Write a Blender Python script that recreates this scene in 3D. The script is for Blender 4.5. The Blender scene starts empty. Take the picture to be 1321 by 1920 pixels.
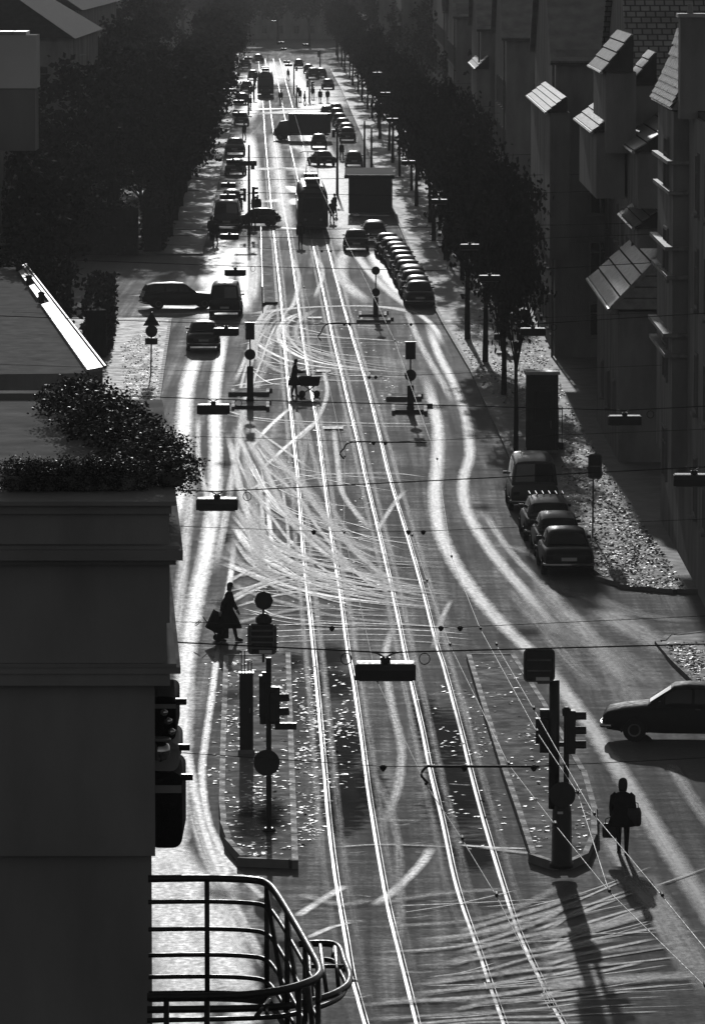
import bpy, bmesh, math, random
from mathutils import Vector, Matrix
R = math.radians
SC = bpy.context.scene
COL = SC.collection
random.seed(7)

# ------------------------------------------------------------------ camera, sky, sun, exposure
H = 20.5                       # the camera stands on a tower, this high above the street
F = 10000.0                    # focal length in pixels of the 1321 x 1920 photograph
PITCH = math.atan(1070.0 / F)
cam_d = bpy.data.cameras.new('camera')
cam = bpy.data.objects.new('camera', cam_d); COL.objects.link(cam)
cam.location = (0, 0, H)
cam.rotation_euler = (R(90) - PITCH, 0, 0)
cam_d.sensor_fit = 'VERTICAL'; cam_d.sensor_height = 36.0
cam_d.lens = 36.0 * F / 1920.0
cam_d.clip_start = 1.0; cam_d.clip_end = 6000.0
SC.camera = cam

SUN_EL, SUN_AZ = R(11.6), R(1.1)     # low sun almost straight ahead, a little to the left of the street
world = bpy.data.worlds.new('World'); SC.world = world; world.use_nodes = True
wn = world.node_tree; wn.nodes.clear()
w_out = wn.nodes.new('ShaderNodeOutputWorld'); w_bg = wn.nodes.new('ShaderNodeBackground')
w_sky = wn.nodes.new('ShaderNodeTexSky'); w_sky.sky_type = 'NISHITA'; w_sky.sun_disc = False
w_sky.sun_elevation = SUN_EL; w_sky.sun_rotation = -SUN_AZ
w_bw = wn.nodes.new('ShaderNodeRGBToBW')                # black and white photograph
wn.links.new(w_sky.outputs[0], w_bw.inputs[0]); wn.links.new(w_bw.outputs[0], w_bg.inputs[0])
wn.links.new(w_bg.outputs[0], w_out.inputs[0]); w_bg.inputs[1].default_value = 0.15
sun_d = bpy.data.lights.new('sun', 'SUN'); sun_d.energy = 2.0; sun_d.angle = R(0.5)
sun = bpy.data.objects.new('sun', sun_d); COL.objects.link(sun)
to_sun = Vector((-math.sin(SUN_AZ) * math.cos(SUN_EL), math.cos(SUN_AZ) * math.cos(SUN_EL), math.sin(SUN_EL)))
sun.rotation_euler = to_sun.to_track_quat('Z', 'Y').to_euler()
sun.location = (-40, 300, 120)
SC.view_settings.view_transform = 'Standard'; SC.view_settings.look = 'None'
SC.view_settings.gamma = 1.0; SC.view_settings.use_curve_mapping = False
SC.view_settings.exposure = -1.68
SC.render.engine = 'CYCLES'
SC.cycles.transparent_max_bounces = 48
SC.cycles.max_bounces = 5
SC.cycles.sample_clamp_indirect = 4.0
SC.cycles.caustics_reflective = False; SC.cycles.caustics_refractive = False

# ------------------------------------------------------------------ survey: a pixel of the photograph -> a point of the place
SP, CP = math.sin(PITCH), math.cos(PITCH)
def ray(px, py):
    u, v = px - 660.5, py - 960.0
    return Vector((u, F * CP - v * SP, -F * SP - v * CP))
def at(px, py, z=0.0):
    d = ray(px, py); t = (z - H) / d.z
    return Vector((d.x * t, d.y * t, z))
def at_y(px, py, y):
    d = ray(px, py); t = y / d.y
    return Vector((d.x * t, y, H + d.z * t))

# ------------------------------------------------------------------ materials (all greys: a monochrome photograph)
def nodes_of(name):
    m = bpy.data.materials.new(name); m.use_nodes = True
    nt = m.node_tree; b = nt.nodes['Principled BSDF']
    return m, nt, b
def N(nt, t, **kw):
    n = nt.nodes.new(t)
    for k, v in kw.items(): setattr(n, k, v)
    return n
def ramp(nt, src, stops):
    r = N(nt, 'ShaderNodeValToRGB'); e = r.color_ramp.elements
    while len(e) < len(stops): e.new(0.5)
    for i, (p, v) in enumerate(stops):
        e[i].position = p; e[i].color = (v, v, v, 1)
    nt.links.new(src, r.inputs[0]); return r.outputs[0]
def noise(nt, vec, scale, detail=4, rough=0.55):
    n = N(nt, 'ShaderNodeTexNoise'); n.inputs['Scale'].default_value = scale
    n.inputs['Detail'].default_value = detail; n.inputs['Roughness'].default_value = rough
    if vec is not None: nt.links.new(vec, n.inputs['Vector'])
    return n.outputs[0]
def coords(nt, scale=(1, 1, 1), kind='Object', rot=0):
    c = N(nt, 'ShaderNodeTexCoord'); mp = N(nt, 'ShaderNodeMapping')
    mp.inputs['Scale'].default_value = scale; mp.inputs['Rotation'].default_value[2] = rot
    nt.links.new(c.outputs[kind], mp.inputs[0]); return mp.outputs[0]
def math_n(nt, op, a, b=None):
    n = N(nt, 'ShaderNodeMath', operation=op)
    for i, x in enumerate((a, b)):
        if x is None: continue
        if isinstance(x, (int, float)): n.inputs[i].default_value = x
        else: nt.links.new(x, n.inputs[i])
    return n.outputs[0]
def mat(name, v, rough=0.6, metal=0.0, spec=0.5, var=0.25, scale=3.0, rvar=0.1, bump=0.0, bscale=None, sc3=(1, 1, 1)):
    """grey surface with uneven tone, uneven gloss and an optional fine relief"""
    m, nt, b = nodes_of(name)
    vec = coords(nt, sc3)
    n1 = noise(nt, vec, scale, 5)
    nt.links.new(ramp(nt, n1, [(0.25, v * (1 - var)), (0.75, v * (1 + var))]), b.inputs['Base Color'])
    nt.links.new(ramp(nt, noise(nt, vec, scale * 2.3, 3), [(0.3, max(0.03, rough - rvar)), (0.7, min(1, rough + rvar))]), b.inputs['Roughness'])
    b.inputs['Metallic'].default_value = metal; b.inputs['Specular IOR Level'].default_value = spec
    if bump:
        bp = N(nt, 'ShaderNodeBump'); bp.inputs['Strength'].default_value = bump; bp.inputs['Distance'].default_value = 0.02
        nt.links.new(noise(nt, vec, bscale or scale * 8, 4), bp.inputs['Height']); nt.links.new(bp.outputs[0], b.inputs['Normal'])
    return m
M = {}
def road_material():
    m, nt, b = nodes_of('asphalt')
    grain = noise(nt, coords(nt, (26, 26, 1)), 1.0, 2)
    fine = noise(nt, coords(nt, (7, 11, 1)), 1.0, 5, 0.7)           # grain, laid across the street
    streak = noise(nt, coords(nt, (0.5, 2.2, 1)), 1.0, 6, 0.7)      # transverse streaks
    along = noise(nt, coords(nt, (2.0, 0.03, 1)), 1.0, 5, 0.65)     # lanes of wear along the street
    big = noise(nt, coords(nt, (0.22, 0.06, 1)), 1.0, 6, 0.65)
    vor = N(nt, 'ShaderNodeTexVoronoi', feature='DISTANCE_TO_EDGE'); vor.inputs['Scale'].default_value = 1.0
    nt.links.new(coords(nt, (0.30, 0.11, 1), rot=0.2), vor.inputs['Vector'])
    crack = ramp(nt, math_n(nt, 'ADD', vor.outputs['Distance'], math_n(nt, 'MULTIPLY', fine, 0.02)), [(0.004, 0.55), (0.010, 1.0)])   # tar-sealed joints
    tone = math_n(nt, 'ADD', math_n(nt, 'MULTIPLY', fine, 0.5), math_n(nt, 'MULTIPLY', big, 0.5))
    col = N(nt, 'ShaderNodeMixRGB'); col.inputs[1].default_value = (0.015, 0.015, 0.015, 1)
    nt.links.new(crack, col.inputs[0]); nt.links.new(ramp(nt, tone, [(0.3, 0.03), (0.7, 0.08)]), col.inputs[2]); nt.links.new(col.outputs[0], b.inputs['Base Color'])
    mix = math_n(nt, 'ADD', math_n(nt, 'ADD', math_n(nt, 'MULTIPLY', streak, 0.26), math_n(nt, 'MULTIPLY', along, 0.26)),
                 math_n(nt, 'ADD', math_n(nt, 'MULTIPLY', big, 0.22), math_n(nt, 'MULTIPLY', fine, 0.26)))
    rr = ramp(nt, mix, [(0.36, 0.96), (0.5, 0.80), (0.60, 0.62)])
    rc = N(nt, 'ShaderNodeMixRGB'); rc.inputs[1].default_value = (1, 1, 1, 1); nt.links.new(crack, rc.inputs[0]); nt.links.new(rr, rc.inputs[2])
    nt.links.new(rc.outputs[0], b.inputs['Roughness'])
    b.inputs['Specular IOR Level'].default_value = 0.65
    bp = N(nt, 'ShaderNodeBump'); bp.inputs['Strength'].default_value = 0.30; bp.inputs['Distance'].default_value = 0.008
    nt.links.new(math_n(nt, 'ADD', grain, fine), bp.inputs['Height']); nt.links.new(bp.outputs[0], b.inputs['Normal'])
    return m
M['asphalt'] = road_material()
def polish_material(name, rough, strength, breakup=0.5):
    """tyre-polished asphalt, laid as a sheet over the road with ragged edges"""
    m, nt, b = nodes_of(name)
    b.inputs['Base Color'].default_value = (0.10, 0.10, 0.10, 1); b.inputs['Specular IOR Level'].default_value = 0.9
    bp = N(nt, 'ShaderNodeBump'); bp.inputs['Strength'].default_value = 0.2; bp.inputs['Distance'].default_value = 0.008
    nt.links.new(noise(nt, coords(nt, (12, 14, 1)), 1.0, 4, .7), bp.inputs['Height']); nt.links.new(bp.outputs[0], b.inputs['Normal'])
    uv = N(nt, 'ShaderNodeUVMap'); sep = N(nt, 'ShaderNodeSeparateXYZ'); nt.links.new(uv.outputs[0], sep.inputs[0])
    d = math_n(nt, 'ABSOLUTE', math_n(nt, 'SUBTRACT', sep.outputs[1], 0.5))            # 0 in the middle, 0.5 at the edge
    mp = N(nt, 'ShaderNodeMapping'); mp.inputs['Scale'].default_value = (0.25, 5.0, 1); nt.links.new(uv.outputs[0], mp.inputs[0])
    st = noise(nt, mp.outputs[0], 1.0, 4, 0.6)
    gr = noise(nt, coords(nt, (7, 5, 1)), 1.0, 4, 0.7)
    edge = ramp(nt, math_n(nt, 'ADD', d, math_n(nt, 'MULTIPLY', math_n(nt, 'SUBTRACT', noise(nt, coords(nt, (2.5, 1.2, 1)), 1.0, 4, 0.7), 0.5), 0.35)), [(0.14, 1.0), (0.46, 0.0)])
    br = ramp(nt, math_n(nt, 'ADD', math_n(nt, 'MULTIPLY', st, 0.6), math_n(nt, 'MULTIPLY', gr, 0.4)), [(0.38, 1 - breakup), (0.60, 1.0)])
    at_ = N(nt, 'ShaderNodeAttribute', attribute_name='fade')
    fac = math_n(nt, 'MULTIPLY', math_n(nt, 'MULTIPLY', math_n(nt, 'MULTIPLY', edge, br), strength), at_.outputs['Fac'])
    nt.links.new(ramp(nt, gr, [(0.3, rough + 0.06), (0.7, rough - 0.06)]), b.inputs['Roughness'])
    tr = N(nt, 'ShaderNodeBsdfTransparent'); mx = N(nt, 'ShaderNodeMixShader')
    nt.links.new(fac, mx.inputs[0]); nt.links.new(tr.outputs[0], mx.inputs[1]); nt.links.new(b.outputs[0], mx.inputs[2])
    nt.links.new(mx.outputs[0], nt.nodes['Material Output'].inputs[0])
    return m
M['polish_strong'] = polish_material('polished_asphalt', 0.52, 0.95, 0.25)
M['polish_mid'] = polish_material('worn_asphalt', 0.55, 0.80, 0.5)
M['polish_faint'] = polish_material('lightly_worn_asphalt', 0.58, 0.55, 0.75)
def stain_material():
    m, nt, b = nodes_of('oil_stain')
    b.inputs['Base Color'].default_value = (0.012, 0.012, 0.012, 1); b.inputs['Roughness'].default_value = 1.0
    b.inputs['Specular IOR Level'].default_value = 0.12
    uv = N(nt, 'ShaderNodeUVMap'); vm = N(nt, 'ShaderNodeVectorMath', operation='DISTANCE'); vm.inputs[1].default_value = (0.5, 0.5, 0)
    nt.links.new(uv.outputs[0], vm.inputs[0])
    n = noise(nt, coords(nt, (1.5, 3, 1)), 1.0, 6, 0.7)
    fac = ramp(nt, math_n(nt, 'ADD', vm.outputs['Value'], math_n(nt, 'MULTIPLY', math_n(nt, 'SUBTRACT', n, 0.5), 0.9)), [(0.18, 0.9), (0.45, 0.0)])
    tr = N(nt, 'ShaderNodeBsdfTransparent'); mx = N(nt, 'ShaderNodeMixShader')
    nt.links.new(fac, mx.inputs[0]); nt.links.new(tr.outputs[0], mx.inputs[1]); nt.links.new(b.outputs[0], mx.inputs[2])
    nt.links.new(mx.outputs[0], nt.nodes['Material Output'].inputs[0])
    return m
M['stain'] = stain_material()
M['pavement'] = mat('paving', 0.12, 0.62, spec=0.6, var=0.3, scale=0.8, rvar=0.08, bump=0.12, bscale=10)
M['island_paving'] = mat('island_paving', 0.10, 0.80, spec=0.5, var=0.35, scale=0.9, rvar=0.10, bump=0.25, bscale=12)
M['kerb'] = mat('kerb_stone', 0.17, 0.66, var=0.3, scale=2.0, bump=0.2)
M['ground'] = mat('earth', 0.045, 0.95, spec=0.1, var=0.4, scale=0.3)
M['rail'] = mat('rail_steel', 0.13, 0.46, metal=1.0, var=0.2, scale=0.8, rvar=0.08, sc3=(4, 0.15, 1))
M['groove'] = mat('rail_groove', 0.02, 0.9, spec=0.1)
M['wall_dark'] = mat('sooty_render', 0.25, 0.95, spec=0.1, var=0.38, scale=0.8, bump=0.4, bscale=14, sc3=(1, 1, .35))
M['wall_mid'] = mat('render', 0.36, 0.95, spec=0.1, var=0.2, scale=0.6, bump=0.15)
M['wall_pale'] = mat('pale_render', 0.62, 0.95, spec=0.1, var=0.15, scale=0.7, bump=0.15)
M['trim'] = mat('stone_trim', 0.24, 0.95, spec=0.2, var=0.2, scale=1.0)
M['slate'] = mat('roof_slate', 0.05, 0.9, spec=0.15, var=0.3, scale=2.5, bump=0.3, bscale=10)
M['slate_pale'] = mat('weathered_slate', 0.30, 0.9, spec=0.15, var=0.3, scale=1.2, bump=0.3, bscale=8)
M['tile'] = mat('roof_tile', 0.26, 0.50, spec=0.5, var=0.3, scale=3.0, rvar=0.15, bump=0.4, bscale=12)
M['lamp_top'] = mat('lamp_reflector', 0.30, 0.45, metal=0.7, var=0.5, scale=3.0, rvar=0.16)
def far_tile():
    m, nt, b = nodes_of('small_roof_tiles')
    br = N(nt, 'ShaderNodeTexBrick'); br.inputs['Scale'].default_value = 1.0; br.inputs['Brick Width'].default_value = .42; br.inputs['Row Height'].default_value = .30; br.inputs['Mortar Size'].default_value = .035
    br.inputs['Color1'].default_value = (.26, .26, .26, 1); br.inputs['Color2'].default_value = (.36, .36, .36, 1); br.inputs['Mortar'].default_value = (.07, .07, .07, 1)
    c = N(nt, 'ShaderNodeTexCoord'); sp_ = N(nt, 'ShaderNodeSeparateXYZ'); cb = N(nt, 'ShaderNodeCombineXYZ'); nt.links.new(c.outputs['Object'], sp_.inputs[0])
    nt.links.new(sp_.outputs[0], cb.inputs[0]); nt.links.new(math_n(nt, 'MULTIPLY', sp_.outputs[2], 1.25), cb.inputs[1]); nt.links.new(cb.outputs[0], br.inputs['Vector'])
    mx = N(nt, 'ShaderNodeMixRGB', blend_type='MULTIPLY'); mx.inputs[0].default_value = .8; nt.links.new(br.outputs[0], mx.inputs[1])
    nt.links.new(ramp(nt, noise(nt, coords(nt, (.6, .6, .6)), 1.0, 5, .65), [(.3, .55), (.7, 1.25)]), mx.inputs[2]); nt.links.new(mx.outputs[0], b.inputs['Base Color'])
    b.inputs['Roughness'].default_value = .85; b.inputs['Specular IOR Level'].default_value = .2
    bp = N(nt, 'ShaderNodeBump'); bp.inputs['Strength'].default_value = .8; bp.inputs['Distance'].default_value = .03; nt.links.new(br.outputs['Fac'], bp.inputs['Height']); bp.invert = True; nt.links.new(bp.outputs[0], b.inputs['Normal'])
    return m
M['far_tile'] = far_tile()
M['zinc'] = mat('zinc_sheet', 0.32, 0.42, metal=0.6, var=0.2, scale=2.0, rvar=0.1)
M['iron'] = mat('painted_iron', 0.02, 0.42, spec=0.4, var=0.3, scale=6.0, rvar=0.12)
M['steel'] = mat('galvanised_steel', 0.16, 0.45, metal=0.7, var=0.3, scale=5.0)
M['sign_back'] = mat('sign_back', 0.05, 0.7, spec=0.25, var=0.2, scale=4.0)
M['white_enamel'] = mat('white_enamel', 0.7, 0.35, var=0.05, scale=4.0)
M['glass_dark'] = mat('dark_glass', 0.012, 0.08, spec=0.6, var=0.2, rvar=0.03)
M['rubber'] = mat('rubber', 0.015, 0.85, spec=0.2)
M['chrome'] = mat('chrome', 0.55, 0.18, metal=1.0, var=0.05, rvar=0.05)
M['paint_black'] = mat('black_car_paint', 0.010, 0.36, spec=0.35, var=0.1, rvar=0.05)
M['paint_dusty'] = mat('dusty_car_paint', 0.010, 0.6, spec=0.22, var=0.2, rvar=0.08)
M['paint_dark'] = mat('dark_car_paint', 0.03, 0.32, spec=0.6, var=0.1, rvar=0.05)
M['paint_grey'] = mat('grey_car_paint', 0.09, 0.28, spec=0.6, var=0.1, rvar=0.05)
M['paint_pale'] = mat('pale_car_paint', 0.30, 0.30, spec=0.6, var=0.05, rvar=0.05)
M['lamp_lens'] = mat('lamp_lens', 0.3, 0.15, spec=0.6)
M['tram_paint'] = mat('tram_paint', 0.05, 0.33, spec=0.5, var=0.1)
M['tram_roof'] = mat('tram_roof', 0.22, 0.45, spec=0.5, var=0.2)
M['bark'] = mat('bark', 0.03, 0.95, spec=0.1, var=0.4, scale=4, bump=0.6, bscale=10, sc3=(1, 1, 0.3))
M['leaf'] = mat('foliage', 0.042, 0.8, spec=0.15, var=0.5, scale=0.7)
M['leaf_gloss'] = mat('shrub_leaf', 0.075, 0.45, spec=0.6, var=0.4, scale=2)
M['fallen'] = mat('fallen_leaf', 0.4, 0.42, spec=0.5, var=0.3, scale=9)
M['cloth_black'] = mat('black_cloth', 0.012, 0.95, spec=0.1, var=0.3, scale=9, bump=0.2)
M['cloth_dark'] = mat('dark_wool', 0.022, 0.95, spec=0.1, var=0.3, scale=9, bump=0.2)
M['cloth_grey'] = mat('grey_cloth', 0.06, 0.95, spec=0.1, var=0.3, scale=9)
M['skin'] = mat('skin', 0.28, 0.55, spec=0.3, var=0.08, scale=12)
M['hair'] = mat('hair', 0.02, 0.6, spec=0.3, var=0.4, scale=20)
M['leather'] = mat('leather', 0.02, 0.45, spec=0.4, var=0.2, scale=10)
M['white_line'] = mat('road_paint', 0.55, 0.6, var=0.35, scale=2.5)
M['wire'] = mat('copper_wire', 0.10, 0.5, metal=1.0, var=0.1)
M['steel_wire'] = mat('span_wire', 0.03, 0.6, metal=0.3)

# ------------------------------------------------------------------ mesh helpers
class MB:
    def __init__(s): s.v, s.f, s.uv, s.fade, s.mi = [], [], {}, None, []
    def add(s, vs, fs, mi=0):
        o = len(s.v); s.v += [tuple(v) for v in vs]
        for f in fs: s.f.append(tuple(i + o for i in f)); s.mi.append(mi)
        return o
    def box(s, c, d, rz=0, taper=1.0, mi=0):
        x, y, z = (k / 2 for k in d); cs, sn = math.cos(rz), math.sin(rz); out = []
        for k in (-1, 1):
            t = 1 if k < 0 else taper
            for a, b in ((-1, -1), (1, -1), (1, 1), (-1, 1)):
                px, py = a * x * t, b * y * t
                out.append((c[0] + px * cs - py * sn, c[1] + px * sn + py * cs, c[2] + k * z))
        s.add(out, [(3, 2, 1, 0), (4, 5, 6, 7), (0, 1, 5, 4), (1, 2, 6, 5), (2, 3, 7, 6), (3, 0, 4, 7)], mi)
    def prism(s, poly, z0, z1, mi=0):
        n = len(poly); a = sum(poly[i][0] * poly[(i + 1) % n][1] - poly[(i + 1) % n][0] * poly[i][1] for i in range(n))
        if a < 0: poly = poly[::-1]
        vs = [(p[0], p[1], z0) for p in poly] + [(p[0], p[1], z1) for p in poly]
        s.add(vs, [tuple(range(n))[::-1], tuple(range(n, 2 * n))] + [(i, (i + 1) % n, n + (i + 1) % n, n + i) for i in range(n)], mi)
    def loft(s, rings, caps=True, closed=True, mi=0):
        n = len(rings[0]); o = len(s.v); fs = []
        vs = [p for r in rings for p in r]
        for i in range(len(rings) - 1):
            for j in range(n if closed else n - 1):
                k = (j + 1) % n
                fs.append((i * n + j, i * n + k, (i + 1) * n + k, (i + 1) * n + j))
        if caps and closed:
            fs.append(tuple(range(n))[::-1]); fs.append(tuple((len(rings) - 1) * n + j for j in range(n)))
        s.add(vs, fs, mi)
    def tube(s, pts, r, n=6, caps=True, mi=0):
        pts = [Vector(p) for p in pts]; rs = r if isinstance(r, (list, tuple)) else [r] * len(pts)
        rings = []; up = None
        for i, p in enumerate(pts):
            d = (pts[min(i + 1, len(pts) - 1)] - pts[max(i - 1, 0)]).normalized()
            if up is None: up = Vector((0, 0, 1)) if abs(d.z) < 0.9 else Vector((0, 1, 0))
            a = d.cross(up)
            if a.length < 1e-4: a = d.cross(Vector((1, 0, 0)))
            a.normalize(); b = a.cross(d).normalized()
            rings.append([p + a * (rs[i] * math.cos(t)) + b * (rs[i] * math.sin(t)) for t in (2 * math.pi * k / n for k in range(n))])
        s.loft(rings, caps, True, mi)
    def lathe(s, prof, c=(0, 0, 0), n=12, axis='z', mi=0):
        rings = []
        for r, h in prof:
            ring = []
            for k in range(n):
                a = 2 * math.pi * k / n; x, y = r * math.cos(a), r * math.sin(a)
                p = (x, y, h) if axis == 'z' else ((x, h, y) if axis == 'y' else (h, x, y))
                ring.append((c[0] + p[0], c[1] + p[1], c[2] + p[2]))
            rings.append(ring)
        s.loft(rings, True, True, mi)
    def quad(s, a, b, c, d, mi=0): s.add([a, b, c, d], [(0, 1, 2, 3)], mi)
    def slab(s, a, b, c, d, t, mi=0):
        """a thick quad, thickness along its own normal"""
        a, b, c, d = (Vector(p) for p in (a, b, c, d)); n = (b - a).cross(d - a).normalized() * t
        s.add([a, b, c, d, a + n, b + n, c + n, d + n], [(3, 2, 1, 0), (4, 5, 6, 7), (0, 1, 5, 4), (1, 2, 6, 5), (2, 3, 7, 6), (3, 0, 4, 7)], mi)
    def mesh(s, name, mats, smooth=False):
        me = bpy.data.meshes.new(name); me.from_pydata(s.v, [], s.f)
        for m in (mats if isinstance(mats, (list, tuple)) else [mats]): me.materials.append(M[m])
        if any(s.mi): me.polygons.foreach_set('material_index', s.mi)
        if smooth: me.polygons.foreach_set('use_smooth', [True] * len(me.polygons))
        me.update(); return me
    def build(s, name, mats, parent=None, smooth=False, **props):
        return link(name, s.mesh(name, mats, smooth), parent, **props)
def fix_normals(o):
    bm = bmesh.new(); bm.from_mesh(o.data); bmesh.ops.recalc_face_normals(bm, faces=bm.faces); bm.to_mesh(o.data); bm.free()
def link(name, me, parent=None, **props):
    o = bpy.data.objects.new(name, me); COL.objects.link(o)
    if parent is not None: o.parent = parent
    for k, v in props.items(): o[k] = v
    return o
def autosmooth(o, ang=35):
    """smooth shading with sharp edges kept where faces meet at more than the angle"""
    bm = bmesh.new(); bm.from_mesh(o.data); bmesh.ops.recalc_face_normals(bm, faces=bm.faces)
    for f in bm.faces: f.smooth = True
    for e in bm.edges:
        if len(e.link_faces) == 2 and e.calc_face_angle(0) > R(ang): e.smooth = False
    bm.to_mesh(o.data); bm.free(); return o
def thing(name, label, cat, loc=(0, 0, 0), rz=0, group=None):
    o = bpy.data.objects.new(name, None); COL.objects.link(o); o.empty_display_size = 0.2
    o.location = loc; o.rotation_euler = (0, 0, rz); tag(o, label, cat, group); return o
def tag(o, label, cat, group=None):
    o['label'] = label; o['category'] = cat
    if group: o['group'] = group
    return o
def struct(o): o['kind'] = 'structure'; return o
def kids(o): return [c for c in list(COL.objects) if c.parent is o]
def dup(root, loc, rz=0, label=None, scale=None, kmap=None):
    r = root.copy(); COL.objects.link(r); r.location = loc; r.rotation_euler = (0, 0, rz)
    if label: r['label'] = label
    if scale: r.scale = scale if isinstance(scale, (tuple, list)) else (scale,) * 3
    for ch in KIDS.get(root.name) or KIDS.setdefault(root.name, [(c, kids(c)) for c in kids(root)]):
        c = ch[0].copy(); COL.objects.link(c); c.parent = r
        for g in ch[1]:
            d = g.copy(); COL.objects.link(d); d.parent = c
    return r
KIDS = {}
def spline(pts, n=10):
    """Catmull-Rom through the points"""
    pts = [Vector(p) for p in pts]; out = []
    P = [pts[0] * 2 - pts[1]] + pts + [pts[-1] * 2 - pts[-2]]
    for i in range(1, len(P) - 2):
        a, b, c, d = P[i - 1:i + 3]
        for k in range(n):
            t = k / n
            out.append(0.5 * ((2 * b) + (c - a) * t + (2 * a - 5 * b + 4 * c - d) * t * t + (3 * b - a - 3 * c + d) * t ** 3))
    out.append(pts[-1]); return out
# ------------------------------------------------------------------ the ground, the road, pavements, islands, rails
g = MB(); g.quad((-2500, -400, -0.3), (2500, -400, -0.3), (2500, 5000, -0.3), (-2500, 5000, -0.3))
struct(g.build('ground', 'ground'))
rd = MB(); rd.quad((-75, 5, 0), (75, 5, 0), (75, 1250, 0), (-75, 1250, 0))
struct(rd.build('road', 'asphalt'))
LEFT_KERB = [(-4.9, 60), (-5.9, 110), (-8.3, 222), (-8.8, 243), (-9.9, 290)]
def kerbed(name, outline, h, m='pavement'):
    """a raised pavement: paved top, with kerb stones along the outline as its children"""
    mb = MB(); mb.prism(outline, -0.05, h)
    return struct(mb.build(name, m))
def kerb_run(parent, pts, h, step=1.4, w=0.17, most=290):
    """kerb stones along a line, each a stone of its own, proud of the paving"""
    P = [Vector((p[0], p[1], 0)) for p in pts]; L = [0]
    for a, b in zip(P, P[1:]): L.append(L[-1] + (b - a).length)
    def pos(d):
        for i in range(len(P) - 1):
            if d <= L[i + 1] or i == len(P) - 2:
                t = (d - L[i]) / (L[i + 1] - L[i]); return P[i].lerp(P[i + 1], t), (P[i + 1] - P[i]).normalized()
    n = max(1, int(L[-1] / step)); step = L[-1] / n; me = None
    for i in range(min(n, most)):
        p, t = pos((i + 0.5) * step)
        if me is None:
            mb = MB(); mb.box((0, 0, 0), (step - 0.012, w, 0.2), taper=0.985); me = mb.mesh('kerb_stone', 'kerb')
        o = link('kerb_stone', me, parent)
        o.location = (p.x, p.y, h - 0.094 + random.uniform(-0.004, 0.004)); o.rotation_euler = (0, 0, math.atan2(t.y, t.x) + random.uniform(-0.006, 0.006))
lp = kerbed('pavement_left', LEFT_KERB + [(-40, 290), (-40, 60)], 0.12)
kerb_run(lp, LEFT_KERB[1:], 0.13)
LFAR = [(-9.9, 350), (-14.6, 661), (-19.5, 923), (-22, 1060)]
lf = kerbed('pavement_left_far', LFAR + [(-60, 1060), (-60, 350)], 0.12)
kerb_run(lf, LFAR[:2], 0.13, 3.0)
RK = [at(*p).xy for p in ((1400, 1113), (1290, 1112), (1230, 1109), (1180, 1104), (1140, 1093), (1118, 1076), (1060, 1000), (965, 878), (947, 837), (883, 697), (830, 607), (806, 560), (680, 260), (640, 170), (618, 130))]
RK = [(p.x, p.y) for p in RK]
rp = kerbed('pavement_right', RK + [(45, RK[-1][1]), (45, RK[0][1])], 0.12)
kerb_run(rp, RK[:13], 0.13, 2.2)
RN = [(at(*p).x, at(*p).y) for p in ((1330, 1190), (1250, 1200), (1236, 1215), (1262, 1246), (1302, 1284), (1480, 1440))]
rn = kerbed('pavement_right_near', RN + [(40, RN[-1][1]), (40, RN[0][1])], 0.12)
kerb_run(rn, RN, 0.13)
def island(name, px, h, step=1.2):
    pts = [at(x, y, h) for x, y in px]; pts = [(p.x, p.y) for p in pts]
    o = kerbed(name, pts, h - 0.012, 'island_paving'); kerb_run(o, pts + pts[:1], h, step, 0.14)
    return o
island('traffic_island', [(424, 1228), (418, 1400), (416, 1500), (420, 1545), (432, 1578), (452, 1600), (480, 1609), (553, 1612), (547, 1440), (540, 1228)], 0.2)
island('traffic_island', [(878, 1226), (910, 1330), (945, 1440), (973, 1520), (1000, 1602), (1030, 1612), (1070, 1612), (1096, 1600), (1113, 1560), (1112, 1510), (1095, 1450), (1060, 1390), (1017, 1315), (960, 1226)], 0.2)
island('traffic_island', [(488, 450), (493, 566), (519, 566), (510, 450)], 0.18, 3.0)
for xa, xb, yf, yn in ((437, 502, 728, 735), (437, 502, 750, 760), (730, 786, 738, 744), (737, 797, 757, 768), (675, 722, 583, 589), (677, 729, 595, 600)):
    island('traffic_island', [(xa, yf), (xa, yn), (xb, yn), (xb, yf)], 0.17, 1.5)

RAILS = [
    [(683, 1920), (660, 1837), (647, 1760), (630, 1660), (616, 1549), (605, 1424), (594, 1299), (582, 1174), (568, 1046), (557, 900), (543, 760), (535, 677), (526, 560), (511, 420), (503, 328), (497, 260), (492, 189), (484, 110)],
    [(780, 1920), (748, 1790), (722, 1680), (692, 1502), (677, 1388), (662, 1282), (650, 1216), (636, 1110), (623, 1027), (606, 895), (593, 795), (580, 720), (568, 643), (557, 560), (539, 433), (530, 383), (522, 321), (514, 260), (506, 196), (497, 110)],
    [(943, 1920), (919, 1853), (900, 1796), (855, 1664), (828, 1540), (805, 1445), (790, 1369), (771, 1286), (756, 1216), (741, 1141), (714, 1020), (684, 895), (673, 843), (653, 760), (640, 703), (623, 633), (608, 560), (582, 440), (566, 370), (553, 314), (544, 274), (529, 196), (512, 110)],
    [(1054, 1920), (1037, 1890), (986, 1783), (957, 1710), (911, 1560), (885, 1464), (862, 1369), (832, 1256), (816, 1205), (790, 1103), (763, 1008), (729, 895), (706, 800), (683, 710), (658, 627), (638, 556), (605, 430), (588, 360), (574, 300), (560, 240), (548, 200), (524, 110)]]
def extend(pts):
    a, b = at(*pts[0]), at(*pts[1]); d = (a - b).normalized()
    return [a + d * 40] + [at(*p) for p in pts]
RAILC = []
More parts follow.
